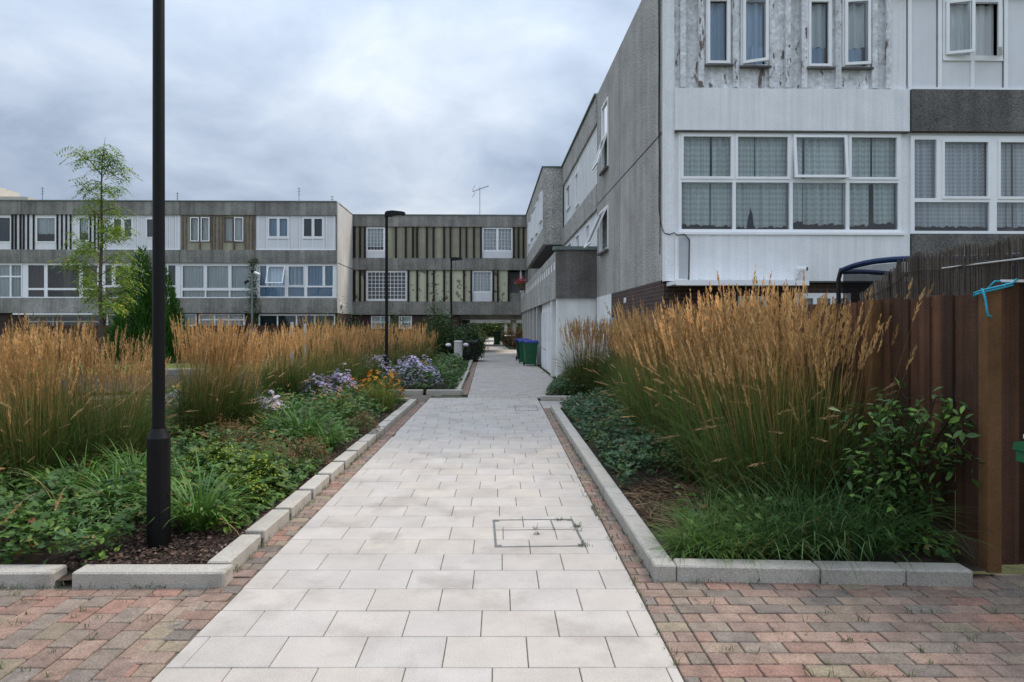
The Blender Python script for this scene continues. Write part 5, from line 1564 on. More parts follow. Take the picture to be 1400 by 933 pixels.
for i, (px, Y, s_, lb) in enumerate(((300, 6.15, 1.05, 'lime yellow lady\'s mantle right of the near lamp post'), (352, 5.95, 0.95, 'lime yellow lady\'s mantle close to the path kerb'), (328, 5.5, 0.8, 'low lime yellow lady\'s mantle nearest the kerb'), (455, 10.3, 1.0, 'lime green leafy mound in front of the orange coneflowers'), (482, 10.0, 0.8, 'second lime green mound towards the path'))):
    mound(px, Y, 0.30 * s_, 0.26 * s_, 0.40 * s_, 420, 0.075, (0.05, 0.10, 0.02), (0.11, 0.18, 0.03), (420 if i < 3 else 160, 0.018, 'dot', YG0, YG1, YG1), lb, 'ladys_mantle', 'flowering plant', GM, 61 + i, 'lobed')
GB = 'rusty astilbes in the left bed'
RU0, RU1 = (0.15, 0.065, 0.025), (0.26, 0.13, 0.05)
for i, (px, Y, s_, lb) in enumerate(((330, 7.2, 1.0, 'rusty brown astilbe seed heads in the middle of the left bed'), (372, 6.7, 0.8, 'rusty brown astilbe nearer the kerb'), (308, 7.9, 0.9, 'rusty brown astilbe below the tall reed pair'), (420, 7.1, 0.7, 'faded astilbe in front of the large daylily'), (495, 9.2, 0.7, 'faded astilbe near the far end of the kerb'))):
    mound(px, Y, 0.34 * s_, 0.3 * s_, 0.46 * s_, 700, 0.05, (0.06, 0.07, 0.02), (0.13, 0.11, 0.03), (900, 0.014, 'dot', RU0, RU1, RU1), lb, 'astilbe', 'plant', GB, 71 + i, 'lance')
for i, (px, Y, lb) in enumerate(((528, 11.7, 'upright yellow green iris leaves in front of the second lamp post'), (512, 12.1, 'yellow green sword leaves under the orange coneflowers'))):
    plain_plant('iris_leaves', strap_variant(81 + i, 110, 0.6, 0.013, 0.14, (0.09, 0.13, 0.02), (0.20, 0.22, 0.04), (0.1, 0.8), (0.0, 0.3)), lb, 'plant', px, Y, 1.0, 'sword-leaved clumps at the end of the left bed')


# ------------------------------------------------------------------ ground cover (nobody could count its leaves)
def cover(name, n, inside, hfun, kinds, label, box, seed):
    g = np.random.default_rng(seed)
    P = np.stack([g.uniform(box[0], box[1], n), g.uniform(box[2], box[3], n), np.zeros(n)], 1)
    keep = np.array([inside(a, b) for a, b in P[:, :2]]); P = P[keep]; n = len(P)
    patch = np.array([noise.noise(Vector((a * 1.25, b * 1.25, seed))) for a, b in P[:, :2]])
    patch2 = np.array([noise.noise(Vector((a * 3.4, b * 3.4, seed + 9))) for a, b in P[:, :2]])
    H = np.array([hfun(a, b) for a, b in P[:, :2]]) * (1 + 0.55 * patch2)
    P[:, 2] = 0.04 + np.maximum(H, 0.02) * g.uniform(0.0, 1.0, n) ** 0.45
    ch = []
    lo = -2.0
    for (hi, kind, size, c0, c1) in kinds:
        m = (patch >= lo) & (patch < hi); lo = hi
        if m.sum() == 0: continue
        k = m.sum()
        ch.append(scatter(g, kind, P[m], g.uniform(0.65, 1.25, k) * size, None, g.normal(-0.1, 0.4, k), g.normal(0, 0.4, k), c0, c1, 0.22, tints=[(0.02, (0.22, 0.15, 0.05)), (0.015, (0.2, 0.07, 0.03))]))
    o = link_mesh(name, np_mesh(name, ch), M['leaf'])
    return tag(o, label, 'ground cover', None, 'stuff')


def edge_l(x): return np.clip((-1.9 - x) / 0.5, 0, 1)


KL = [(-0.3, 'lance', 0.09, (0.04, 0.10, 0.02), (0.10, 0.19, 0.035)), (-0.12, 'lobed', 0.055, (0.036, 0.092, 0.02), (0.095, 0.18, 0.034)), (0.08, 'lobed', 0.06, (0.042, 0.10, 0.02), (0.11, 0.20, 0.034)),
      (0.22, 'ovate', 0.065, (0.075, 0.15, 0.022), (0.17, 0.27, 0.042)), (2, 'lobed', 0.055, (0.036, 0.09, 0.026), (0.085, 0.16, 0.042))]
cover('ground_cover', 21000, lambda x, y: x < -1.90 - 0.12 * noise.noise(Vector((x * 3, y * 3, 1))) and not (x > -2.50 - 0.1 * noise.noise(Vector((x * 4, y * 4, 2))) and y < 4.72), lambda x, y: 0.08 + 0.21 * edge_l(x) * min(1, 0.6 + (y - 4) * 0.5), KL, 'dense lobed green leaves covering the front of the left bed', (-6.6, -1.9, 4.08, 7.2), 91)
cover('ground_cover', 15000, lambda x, y: x < -1.95 - 0.16 * noise.noise(Vector((x * 2, y * 2, 1))) and x > -0.62 * y + 0.3, lambda x, y: 0.10 + 0.22 * edge_l(x), KL, 'mixed low leaves covering the far half of the left bed', (-6.5, -1.9, 7.2, 13.4), 92)
KL2 = [(-0.1, 'ovate', 0.085, (0.03, 0.075, 0.02), (0.065, 0.13, 0.03)), (2, 'lobed', 0.085, (0.04, 0.10, 0.025), (0.09, 0.17, 0.035))]
cover('ground_cover', 12000, lambda x, y: x < -1.0 - (y - 14.4) * 0.02, lambda x, y: 0.10 + 0.36 * min(1, max(0, (y - 15.2) / 0.5)) * min(1, max(0, (-1.0 - (y - 14.4) * 0.02 - x) / 0.4)), KL2, 'dark leafy ground cover in the far left bed by the bollard', (-4.2, -1.0, 15.28, 25.5), 93)
KR = [(-0.1, 'lobed', 0.058, (0.03, 0.08, 0.035), (0.08, 0.155, 0.068)), (0.2, 'ovate', 0.058, (0.04, 0.09, 0.025), (0.09, 0.16, 0.04)), (2, 'lobed', 0.065, (0.04, 0.085, 0.04), (0.085, 0.145, 0.07))]
cover('ground_cover', 11000, lambda x, y: x > 1.12 and x < 2.4 - 0.3 * noise.noise(Vector((x * 2, y * 2, 1))) and not (y < 6.2 + 0.3 * noise.noise(Vector((x * 3, 1, 2)))), lambda x, y: 0.12 + 0.24 * min(1, (x - 1.05) / 0.5), KR, 'blue green geranium leaves spilling along the right kerb', (1.08, 2.5, 5.8, 12.2), 94)
cover('ground_cover', 4500, lambda x, y: x > 0.93 + (y - 13.8) * 0.14, lambda x, y: 0.12 + 0.26 * min(1, (x - 0.9 - (y - 13.8) * 0.14) / 0.4), KR, 'blue green leaves filling the further right bed', (0.9, 2.6, 13.95, 18.6), 95)
cover('ground_cover', 1900, lambda x, y: x > 1.9 or y < 4.7, lambda x, y: 0.10 + 0.22 * min(1, (y - 4.2) / 0.5), KL, 'mixed green leaves between the grasses at the front of the right bed', (1.25, 3.0, 4.22, 5.8), 96)


def litter(name, n, box, inside, size, cols, label, seed, aspect=0.35, z=0.045, kind='bark chips'):
    g = np.random.default_rng(seed)
    P = np.stack([g.uniform(box[0], box[1], n), g.uniform(box[2], box[3], n), z + np.abs(g.normal(0, 0.012, n))], 1)
    keep = np.array([inside(a, b) for a, b in P[:, :2]]); P = P[keep]; n = len(P)
    az, L = g.uniform(0, PI, n), g.uniform(0.4, 1.2, n) * size
    d = np.stack([np.cos(az), np.sin(az), g.normal(0, 0.25, n)], 1); s_ = np.stack([-np.sin(az), np.cos(az), g.normal(0, 0.3, n)], 1)
    V = np.stack([P - d * L[:, None] / 2, P + s_ * (L * aspect)[:, None] / 2, P + d * L[:, None] / 2, P - s_ * (L * aspect)[:, None] / 2 + np.array([0, 0, 0.004])], 1)
    ci = g.integers(0, len(cols), n)
    C = np.asarray(cols)[ci] * (1 + g.uniform(-0.3, 0.3, n))[:, None]
    o = link_mesh(name, np_mesh(name, [(V.reshape(-1, 3), np.arange(n * 4).reshape(n, 4), np.repeat(C[:, None], 4, 1).reshape(-1, 3))]), M['chip'])
    return tag(o, label, kind, None, 'stuff')


CH = [(0.07, 0.04, 0.03), (0.045, 0.03, 0.024), (0.10, 0.06, 0.045), (0.15, 0.10, 0.075), (0.03, 0.02, 0.017)]
litter('bark_mulch', 6500, (-2.9, -1.87, 4.08, 13.4), lambda x, y: True, 0.045, CH, 'dark bark mulch along the inner side of the left kerb', 101, 0.45, 0.05)
litter('bark_mulch', 2200, (-2.75, -1.87, 4.07, 4.95), lambda x, y: True, 0.04, CH, 'brown bark chips round the foot of the near lamp post', 104, 0.45, 0.052)
litter('dry_straw', 2600, (1.12, 2.2, 4.5, 6.6), lambda x, y: ((x - 1.6) / 0.6) ** 2 + ((y - 5.45) / 0.95) ** 2 < 1, 0.22, [(0.16, 0.10, 0.05), (0.10, 0.06, 0.035), (0.22, 0.15, 0.08), (0.07, 0.045, 0.03)], 'flattened dry straw patch in the right bed', 102, 0.035, 0.06, 'dry straw')
litter('fallen_leaves', 130, (-6, 6, 2.6, 4.0), lambda x, y: x < -1.6 or x > 0.85, 0.03, [(0.10, 0.07, 0.04), (0.2, 0.14, 0.06), (0.05, 0.04, 0.03)], 'few fallen leaf scraps on the brick paving', 103, 0.5, 0.006, 'leaf litter')

# weeds in the paving joints
g = np.random.default_rng(111)
pts = []
def spots(n, f, k=7, r=0.022):
    for _ in range(n):
        c_ = f()
        for _ in range(k): pts.append((c_[0] + g.normal(0, r), c_[1] + g.normal(0, r * 0.5), 0.0))
spots(90, lambda: (round(g.uniform(-5.5, -1.75) / 0.135) * 0.135 - 0.005, g.uniform(2.7, 3.85)), 7, 0.016)
spots(50, lambda: (g.uniform(1.0, 4.5), 1.2 + round(g.uniform(1.6, 2.7) / 0.108) * 0.108), 7, 0.016)
spots(55, lambda: (g.uniform(-5.0, -1.7), 3.905 + g.normal(0, 0.01)), 6)
spots(34, lambda: (g.uniform(0.95, 2.9), 4.0 + g.normal(0, 0.012)), 5)
spots(70, lambda: (-1.70 + g.normal(0, 0.008), g.uniform(4.1, 9.5)), 9, 0.018)
spots(70, lambda: (0.945 + g.normal(0, 0.008), g.uniform(4.1, 12)), 6)
spots(50, lambda: (0.82 + g.normal(0, 0.006), g.uniform(3.0, 7)), 5, 0.016)
spots(9, lambda: (0.60 + g.normal(0, 0.012), g.uniform(4.64, 5.3)), 9, 0.014)
spots(4, lambda: (0.28 + g.normal(0, 0.01), g.uniform(4.9, 5.1)), 8, 0.014)
spots(5, lambda: (0.5 + g.normal(0, 0.05), 5.28), 7, 0.014)
B = np.array(pts); n = len(B)
wd, _, _ = ribbons(g, B, g.uniform(0, 2 * PI, n), g.uniform(0.012, 0.05, n), np.full(n, 0.004), g.uniform(0.1, 1.1, n), g.uniform(0.2, 1.0, n), 3, (0.05, 0.085, 0.02), (0.10, 0.15, 0.03), 0.3)
tag(link_mesh('joint_weeds', np_mesh('joint_weeds', [wd]), M['leaf']), 'tiny weeds and moss sprouting in the paving joints and along the kerbs', 'weeds', None, 'stuff')


# ------------------------------------------------------------------ leafy shrub at the right-hand fence
def branchy(name, label, cat, loc, seed, branches, leaf, size, c0, c1, group=None, per=9, stemcol=(0.09, 0.065, 0.04), leafkind='ovate', jit=0.07, tints=None, trunk=None):
    """stems as twigs (one part) and leaves along them (one part). branches: list of poly-lines"""
    g = np.random.default_rng(seed)
    t = thing(name, label, cat, loc, 0, group)
    P0, P1, LP, LA = [], [], [], []
    for pl in branches:
        for a, b in zip(pl[:-1], pl[1:]):
            P0.append(a); P1.append(b)
            for _ in range(per):
                u = g.uniform(0, 1)
                q = np.array(a) * (1 - u) + np.array(b) * u
                LP.append(q + g.normal(0, jit, 3)); LA.append(g.uniform(0, 2 * PI))
    st = tri_tube(np.array(P0, float), np.array(P1, float), 0.006, 0.004, stemcol)
    link_mesh('stems', np_mesh('stems', [st]), M['straw'], t)
    n = len(LP)
    ch = scatter(g, leafkind, np.array(LP), g.uniform(0.6, 1.25, n) * size, np.array(LA), g.normal(-0.35, 0.45, n), g.normal(0, 0.5, n), c0, c1, 0.2, tints)
    link_mesh('leaves', np_mesh('leaves', [ch]), M['leaf'], t)
    return t


g = np.random.default_rng(131)
br = []
for i in range(34):
    a = g.uniform(-0.4, 1.0) * 1.0
    rx = g.uniform(-0.46, 0.20); h = g.uniform(0.45, 1.12) - 0.35 * abs(rx)
    b0 = np.array([g.normal(0, 0.06), g.normal(0, 0.05), 0.02])
    b3 = np.array([rx, g.uniform(-0.30, 0.12), h])
    mid = b0 * 0.5 + b3 * 0.5 + np.array([0, 0, 0.14]); q = b3 + np.array([rx * 0.3, -0.04, -0.04])
    br.append([b0, mid, b3, q])
for tip in ((0.24, -0.36, 1.0), (0.20, -0.3, 0.84), (0.22, -0.38, 0.72), (0.14, -0.25, 1.08), (0.24, -0.3, 0.92), (0.1, -0.3, 1.05), (0.2, -0.34, 0.62), (0.24, -0.40, 0.85)):
    b3 = np.array(tip); br.append([np.array([0.02, 0, 0.05]), b3 * np.array([0.45, 0.5, 0.62]) + np.array([0, 0, 0.14]), b3 * 0.8 + np.array([0, 0, 0.2]), b3])
x_, y_ = at(1243, 4.58)
branchy('leafy_shrub', 'leafy shrub with rounded bright green leaves in front of the brown fence', 'shrub', (x_ - 0.06, y_, 0.03), 132, br, 9, 0.074, (0.035, 0.09, 0.025), (0.10, 0.19, 0.042), per=9, jit=0.055, tints=[(0.16, (0.16, 0.29, 0.05))])

# shrubs before the blocks
def bush(label, px, Y, w, h, seed, c0, c1, size=0.09, n=60, group='green shrubs before the concrete blocks', kind='ovate', name='shrub', spiky=False):
    g = np.random.default_rng(seed)
    br = []
    for i in range(n):
        a = g.uniform(0, 2 * PI); r = w * 0.5 * math.sqrt(g.uniform(0, 1))
        top = h * (1 - 0.55 * (r / (w * 0.5)) ** 2) * g.uniform(0.55, 1.05)
        if spiky and i % 7 == 0: top *= 1.25
        b3 = np.array([r * math.cos(a), r * math.sin(a), top])
        br.append([np.array([b3[0] * 0.3, b3[1] * 0.3, 0.05]), b3 * np.array([0.8, 0.8, 0.5]), b3 * np.array([0.97, 0.97, 0.8]), b3])
    x, y = at(px, Y)
    return branchy(name, label, 'shrub', (x, y, 0.02), seed, br, 9, size, c0, c1, group, per=15, jit=0.10 * max(1, h / 2), leafkind=kind)


DG0, DG1 = (0.022, 0.065, 0.018), (0.06, 0.13, 0.03)
bush('tall dark shrub with a pointed top right of the third lamp post base', 598, 27.0, 1.7, 2.9, 141, DG0, DG1, 0.11, 80, spiky=True)
bush('wide dark evergreen shrub overhanging the path by the passage', 638, 29.8, 1.7, 1.75, 142, (0.018, 0.055, 0.016), (0.05, 0.11, 0.028), 0.13, 120)
bush('dark shrub between the third lamp post and the wide evergreen', 618, 27.6, 1.5, 1.9, 143, DG0, DG1, 0.11, 60)
bush('shrub with light tips rising in front of the pale gable end', 440, 30, 2.4, 2.6, 144, (0.03, 0.07, 0.02), (0.07, 0.13, 0.03), 0.10, 60, spiky=True)
bush('thin leafy shrub right of the pale gable end', 474, 31, 2.0, 2.5, 145, (0.03, 0.07, 0.02), (0.07, 0.13, 0.03), 0.10, 40, spiky=True)
bush('leafy shrub behind the second lamp post before the brick wall', 536, 32, 1.9, 2.6, 146, DG0, DG1, 0.10, 50, spiky=True)
bush('low shrub at the foot of the black and white house', 232, 30, 2.0, 1.5, 147, DG0, DG1, 0.1, 40)
bush('small bush by the fence at the conifer\'s left', 160, 29, 1.3, 2.0, 148, (0.03, 0.08, 0.02), (0.07, 0.14, 0.03), 0.1, 30)
bush('little yellow leaved shrub on the left kerb under the passage', 649, 33.5, 0.9, 0.8, 149, (0.14, 0.14, 0.02), (0.28, 0.26, 0.04), 0.08, 30)
for i, (px, Y, h, lb) in enumerate(((704, 49, 1.7, 'orange tinged grasses beyond the passage on the right'), (695, 54, 1.5, 'dark green clump beside the far bins'), (690, 61, 1.4, 'far grassy clump on the right of the distant path'), (655, 58, 1.6, 'far dark shrub on the left of the distant path'), (648, 50, 1.9, 'evergreen shrub beyond the passage on the left'))):
    bush(lb, px, Y, 1.8, h, 151 + i, (0.05, 0.08, 0.02) if i else (0.14, 0.09, 0.03), (0.10, 0.12, 0.03) if i else (0.36, 0.20, 0.07), 0.13, 40, 'plants beyond the passage')
for i, (px, w, h) in enumerate(((640, 9, 5), (668, 8, 4.5), (690, 8, 5.2), (712, 9, 6))):
    bush(('leftmost', 'second from left', 'third from left', 'rightmost')[i] + ' of the trees closing the view at the end of the path', px, 104 + i * 3, w, h, 161 + i, (0.05, 0.08, 0.02), (0.12, 0.16, 0.04), 0.4, 90, 'trees at the far end of the path', name='far_tree')

# ------------------------------------------------------------------ young locust tree and cypress
def young_tree():
    g = np.random.default_rng(171)
    Y = 20.0; k = Y / F
    x0 = (137 - CX) * k
    t = thing('young_tree', 'slim young locust tree with airy yellow green leaves in the left bed', 'tree', (x0, Y, 0.0), 0)
    H = 7.05
    b = MB()
    tr = [(0, 0, 0), (0.02, 0, 1.6), (-0.01, 0.02, 3.0), (0.05, 0, 4.4), (0.03, 0.01, 5.8), (0.06, 0, 6.7), (0.16, 0, H + 0.35)]
    b.tube(tr, [0.07, 0.06, 0.05, 0.04, 0.026, 0.014, 0.004], 8)
    tips = []
    def z_of(py): return EYE + (HY - py) * k
    def x_of(px): return (px - 137) * k
    # limbs read off the photograph: (start height px y, tip px, tip py)
    limbs = [(240, 112, 212), (228, 168, 232), (250, 108, 252), (262, 173, 262), (275, 112, 272), (290, 170, 290), (300, 118, 290), (218, 150, 204), (215, 128, 208), (245, 160, 215),
             (345, 185, 330), (350, 90, 350), (375, 78, 372), (385, 195, 382), (360, 110, 345), (395, 88, 398), (400, 180, 398), (405, 112, 415), (415, 165, 418), (400, 150, 425), (370, 165, 360), (385, 105, 380), (420, 172, 436), (345, 160, 328), (395, 120, 430), (330, 150, 322)]
    for (ys, xt, yt) in limbs:
        zs = z_of(ys - (8 if ys > 310 else 0)); u = zs / H
        bx = np.interp(zs, [p[2] for p in tr], [p[0] for p in tr])
        p0 = Vector((bx, 0, zs)); dy = g.uniform(-1, 1) * abs(x_of(xt)) * 0.9
        p2 = Vector((x_of(xt) * 0.86, dy, z_of(yt - (15 if ys > 310 else 0))))
        p1 = (p0 + p2) / 2 + Vector((0, 0, 0.12))
        b.tube([p0, p1, p2], [0.016, 0.010, 0.004], 5, False)
        tips.append((p0, p1, p2))
    b.build('trunk', M['bark'], t, True)
    LP, LA, PI_ = [], [], []
    for (p0, p1, p2) in tips:
        L = (p2 - p0).length
        for _ in range(int(15 + L * 25)):
            u = min(1.03, g.uniform(0.42, 1.2))
            q = p0 * (1 - u) ** 2 + p1 * 2 * u * (1 - u) + p2 * u ** 2
            q = np.array(q) + g.normal(0, 0.12, 3)
            a = g.uniform(0, 2 * PI); droop = g.uniform(0.15, 0.95)
            d = np.array([math.cos(a) * math.cos(droop), math.sin(a) * math.cos(droop), -math.sin(droop)])
            for j in range(9):                     # leaflets of one feathered leaf
                s_ = 1 if j % 2 else -1
                LP.append(q + d * (0.045 * j)); LA.append(a + s_ * 1.1); PI_.append(-droop * 0.6)
    for _ in range(18):
        zz = g.uniform(4.7, 6.9); q = np.array([np.interp(zz, [p[2] for p in tr], [p[0] for p in tr]), 0, zz]) + g.normal(0, 0.1, 3)
        a = g.uniform(0, 2 * PI)
        for j in range(8): LP.append(q + np.array([math.cos(a), math.sin(a), -0.6]) * 0.03 * j); LA.append(a + (1.1 if j % 2 else -1.1)); PI_.append(-0.4)
    n = len(LP)
    LP = np.array(LP)
    ch = scatter(g, 'lance', LP, g.uniform(0.8, 1.3, n) * 0.145, np.array(LA), np.array(PI_), g.normal(0, 0.4, n), (0.10, 0.20, 0.025), (0.24, 0.36, 0.045), 0.25, [(0.13, (0.46, 0.42, 0.05))])
    link_mesh('crown', np_mesh('crown', [ch]), M['leaf'], t)


young_tree()


def cypress():
    g = np.random.default_rng(181)
    Y = 28.0; x0, _ = at(204, Y)
    t = thing('cypress_tree', 'dense green cone shaped cypress behind the near lamp post', 'tree', (x0, Y, 0.0), 0)
    b = MB(); b.tube([(0, 0, 0), (0, 0, 4.6)], [0.12, 0.02], 8); b.build('trunk', M['bark'], t)
    ch = []
    n = 17000
    # two leaders as in the photograph, the left one a little taller
    for (cx, H, Rr, w) in ((-0.34, 5.0, 1.6, 0.55), (0.45, 4.5, 1.5, 0.45)):
        m = int(n * w)
        z = H * (1 - np.sqrt(g.uniform(0, 1, m)) * 0.98)
        a = g.uniform(0, 2 * PI, m)
        r = Rr * (1 - z / H) ** 0.85 * (0.82 + 0.18 * np.sin(a * 5 + z * 3)) * g.uniform(0.55, 1.06, m) ** 0.5 + 0.02
        P = np.stack([cx * np.clip(1.2 - z / H * 0.3, 0, 1) + r * np.cos(a), r * np.sin(a), z], 1)
        ch.append(scatter(g, 'lance', P, g.uniform(0.7, 1.3, m) * 0.24, a + g.normal(0, 0.25, m), g.normal(1.05, 0.25, m), g.normal(0, 0.6, m), (0.022, 0.08, 0.016), (0.07, 0.17, 0.026), 0.25))
    link_mesh('crown', np_mesh('crown', ch), M['leaf'], t)


cypress()

# ivy climbing the wall between two left houses
g = np.random.default_rng(191)
n = 900
z = g.uniform(0.3, 5.3, n); w_ = 0.14 + 0.16 * np.abs(np.sin(z * 2.1)) * (1 - z / 6)
lx = PL.x(348.5) + g.normal(0, 1, n) * w_
P = np.stack([lx, -0.16 - np.abs(g.normal(0, 0.05, n)), z], 1)
o = link_mesh('ivy', np_mesh('ivy', [scatter(g, 'ovate', P, g.uniform(0.7, 1.3, n) * 0.13, None, g.normal(-0.6, 0.4, n), None, (0.03, 0.08, 0.02), (0.08, 0.15, 0.03))]), M['leaf'])
o.location = PL.w(0, 0); o.rotation_euler.z = ROT
tag(o, 'narrow column of ivy climbing between two left houses', 'climbing plant')

# ------------------------------------------------------------------ lamp posts
def lamp_post(px, Y, label, H=4.42, base_r=0.075, pole_r=0.041, head=True):
    x, y = at(px, Y)
    t = thing('lamp_post', label, 'lamp post', (x, y, 0.0), 0, 'black lamp posts along the left of the path')
    b = MB(); b.lathe([(base_r + 0.004, -0.05), (base_r + 0.004, 0.05), (base_r, 0.06), (base_r, 0.80), (base_r - 0.012, 0.825), (pole_r + 0.004, 0.865), (pole_r + 0.004, 0.885)], 28)
    b.build('base', M['lampblack'], t, False)
    b = MB(); b.lathe([(pole_r, 0.885), (pole_r * 0.9, H)], 24); b.build('pole', M['lampblack'], t)
    b = MB()
    for a0 in (0.15,):
        vs = []
        for k in range(7):
            a = -1.15 + a0 + 0.9 * k / 6
            for z in (0.17, 0.70): vs.append(((base_r + 0.003) * math.cos(a), (base_r + 0.003) * math.sin(a), z))
        b.add(vs, [(2 * k, 2 * k + 2, 2 * k + 3, 2 * k + 1) for k in range(6)])
    b.tube([((base_r + 0.002) * math.cos(-0.2), (base_r + 0.002) * math.sin(-0.2), 0.40), ((base_r + 0.008) * math.cos(-0.2), (base_r + 0.008) * math.sin(-0.2), 0.40)], 0.012, 10)
    b.build('door', M['lampblack'], t)
    b = MB(); b.tube([(0, 0, H - 0.06), (0, 0, H + 0.05)], 0.05, 14); b.build('collar', M['lampblack'], t)
    # flat wedge shaped lantern leaning out over the path
    b = MB()
    prof = [(-0.03, 0.0, 0.05), (0.02, -0.03, 0.075), (0.16, -0.035, 0.085), (0.40, -0.01, 0.06), (0.47, 0.02, 0.045)]
    vs = []
    for (xx, zb, zt) in prof:
        w = 0.075 if xx < 0.05 else 0.11 if xx < 0.42 else 0.085
        vs += [(xx, -w, H + zb), (xx, w, H + zb), (xx, w * 0.85, H + zt + 0.02), (xx, -w * 0.85, H + zt + 0.02)]
    fs = []
    for i in range(len(prof) - 1):
        for k in range(4): fs.append((i * 4 + k, i * 4 + (k + 1) % 4, (i + 1) * 4 + (k + 1) % 4, (i + 1) * 4 + k))
    fs += [(3, 2, 1, 0), tuple(len(vs) - 4 + k for k in range(4))]
    b.add(vs, fs); hd = b.build('lantern', M['lampblack'], t)
    b = MB(); b.add([(0.15, -0.08, H - 0.038), (0.40, -0.08, H - 0.0155), (0.40, 0.08, H - 0.0155), (0.15, 0.08, H - 0.038)], [(0, 1, 2, 3)]); b.build('lens', M['lens'], hd)
    return t


lamp_post(217, 4.52, 'near black lamp post rising out of the top of the picture at left')
lamp_post(528.5, 16.6, 'second black lamp post standing behind the orange flowers')
lamp_post(617, 27.7, 'third and smallest black lamp post beside the fluted bollard')

# ------------------------------------------------------------------ bollard-like bin, wheelie bins
def bollard(px, Y):
    x, y = at(px, Y)
    t = thing('fluted_bollard', 'pale fluted round bollard bin at the path edge beside the third lamp post', 'bin', (x, y, 0.0))
    b = MB(); n = 48; vs = []
    for z in (0.0, 0.94):
        for k in range(n): r = 0.165 if k % 3 else 0.152; vs.append((r * math.cos(2 * PI * k / n), r * math.sin(2 * PI * k / n), z))
    b.add(vs, [(k, (k + 1) % n, n + (k + 1) % n, n + k) for k in range(n)]); b.build('drum', M['silver'], t)
    b = MB(); b.lathe([(0.17, 0.94), (0.178, 0.95), (0.178, 0.985), (0.15, 1.01), (0.05, 1.02)], 28); b.build('cap', M['silver'], t)
    return t


bollard(626.5, 26.0)
for px, Y, m, lb in ((636.8, 26.4, 'pink_white', 'short dark post with a pale pink dome, right of the fluted bollard'), (613.0, 26.2, 'white_plastic', 'short dark post with a white dome, left of the fluted bollard')):
    x, y = at(px, Y)
    t = thing('path_light', lb, 'path light', (x, y, 0.0), 0, 'domed path lights beside the bollard')
    b = MB(); b.lathe([(0.045, 0), (0.035, 0.05), (0.03, 0.78)], 12); b.build('post', M['black_plastic'], t)
    b = MB(); b.lathe([(0.05, 0.77), (0.10, 0.79), (0.12, 0.83), (0.10, 0.88), (0.04, 0.91)], 18); b.build('dome', M[m], t, True)


def wheelie(x, y, rz, label, body='bin', lid='bin_blue', s=1.0, group='wheelie bins beside the path'):
    t = thing('wheelie_bin', label, 'wheelie bin', (x, y, 0.0), rz, group)
    t.scale = (s, s, s)
    b = MB()
    w0, w1, d0, d1, h = 0.20, 0.265, 0.22, 0.32, 0.93
    b.add([(-w0, -d0, 0.06), (w0, -d0, 0.06), (w0, d0, 0.06), (-w0, d0, 0.06), (-w1, -d1, h), (w1, -d1, h), (w1, d1, h), (-w1, d1, h)],
          [(0, 3, 2, 1), (0, 1, 5, 4), (1, 2, 6, 5), (2, 3, 7, 6), (3, 0, 4, 7)])
    b.box(-w1 - 0.02, w1 + 0.02, -d1 - 0.02, -d1 + 0.02, h - 0.06, h); b.box(-w1 - 0.02, -w1 + 0.015, -d1 + 0.02, d1, h - 0.06, h); b.box(w1 - 0.015, w1 + 0.02, -d1 + 0.02, d1, h - 0.06, h)
    b.box(-0.13, 0.13, -d1 + 0.02, -d1 + 0.035, 0.55, 0.57)
    b.build('body', M[body], t)
    b = MB()
    vs = []
    for (yy, zz) in ((-d1 - 0.04, h + 0.004), (-d1 - 0.02, h + 0.05), (-0.1, h + 0.10), (0.2, h + 0.09), (d1 + 0.02, h + 0.03)):
        vs += [(-w1 - 0.03, yy, zz), (w1 + 0.03, yy, zz)]
    vs += [(-w1 - 0.03, d1 + 0.02, h + 0.004), (w1 + 0.03, d1 + 0.02, h + 0.004)]
    n = len(vs) // 2
    b.add(vs, [(2 * i, 2 * i + 1, 2 * i + 3, 2 * i + 2) for i in range(n - 1)] + [tuple(2 * i for i in range(n)), tuple(2 * i + 1 for i in reversed(range(n)))])
    b.build('lid', M[lid], t)
    b = MB(); b.tube([(-0.2, d1 + 0.07, h - 0.02), (0.2, d1 + 0.07, h - 0.02)], 0.015, 8); b.box(-0.22, -0.19, d1, d1 + 0.08, h - 0.04, h); b.box(0.19, 0.22, d1, d1 + 0.08, h - 0.04, h); b.build('handle', M[body], t)
    for sx in (-1, 1):
        b = MB(); b.tube([(sx * 0.21, 0.25, 0.10), (sx * 0.26, 0.25, 0.10)], 0.10, 16); b.build('wheel', M['black_plastic'], t)
    return t


x, y = at(725, 26.2); wheelie(x, y, R(4), 'nearest green wheelie bin with blue lid right of the path')
x, y = at(718, 28.0); wheelie(x, y, R(-2), 'middle green wheelie bin with blue lid right of the path')
x, y = at(713.5, 30.2); wheelie(x, y, R(3), 'last of the three wheelie bins right of the path, darkest', 'bin_dark')
x, y = at(679.5, 55); wheelie(x, y, R(0), 'lone wheelie bin with blue lid far off beyond the passage', s=1.15)
x, y = at(651.5, 52); wheelie(x, y, R(0), 'dark green wheelie bin far off on the left beyond the passage', 'bin_dark', 'bin_dark')
x, y = at(694.5, 51); wheelie(x, y, R(0), 'dark bin with a pale lid beside the far grasses', 'bin_dark', 'white_plastic', 0.9)
x, y = at(645, 29.2); wheelie(x, y, R(0), 'black bin standing behind the fluted bollard', 'black_plastic', 'black_plastic', 0.95)
x, y = at(712.0, 24.8); 
o = wheelie(3.12, 3.27, R(180), 'green wheelie bin cut by the right edge of the picture, before the fence', 'bin', 'bin', 0.955)
o['group'] = 'wheelie bins beside the path'
b = MB(); b.cbox(-0.05, 0.16, -0.05, 0.05, 0.0, 0.035, 0.015); q = b.build('crumpled_wrapper', M['white_plastic']); q.location = (2.93, 3.55, 0.955)
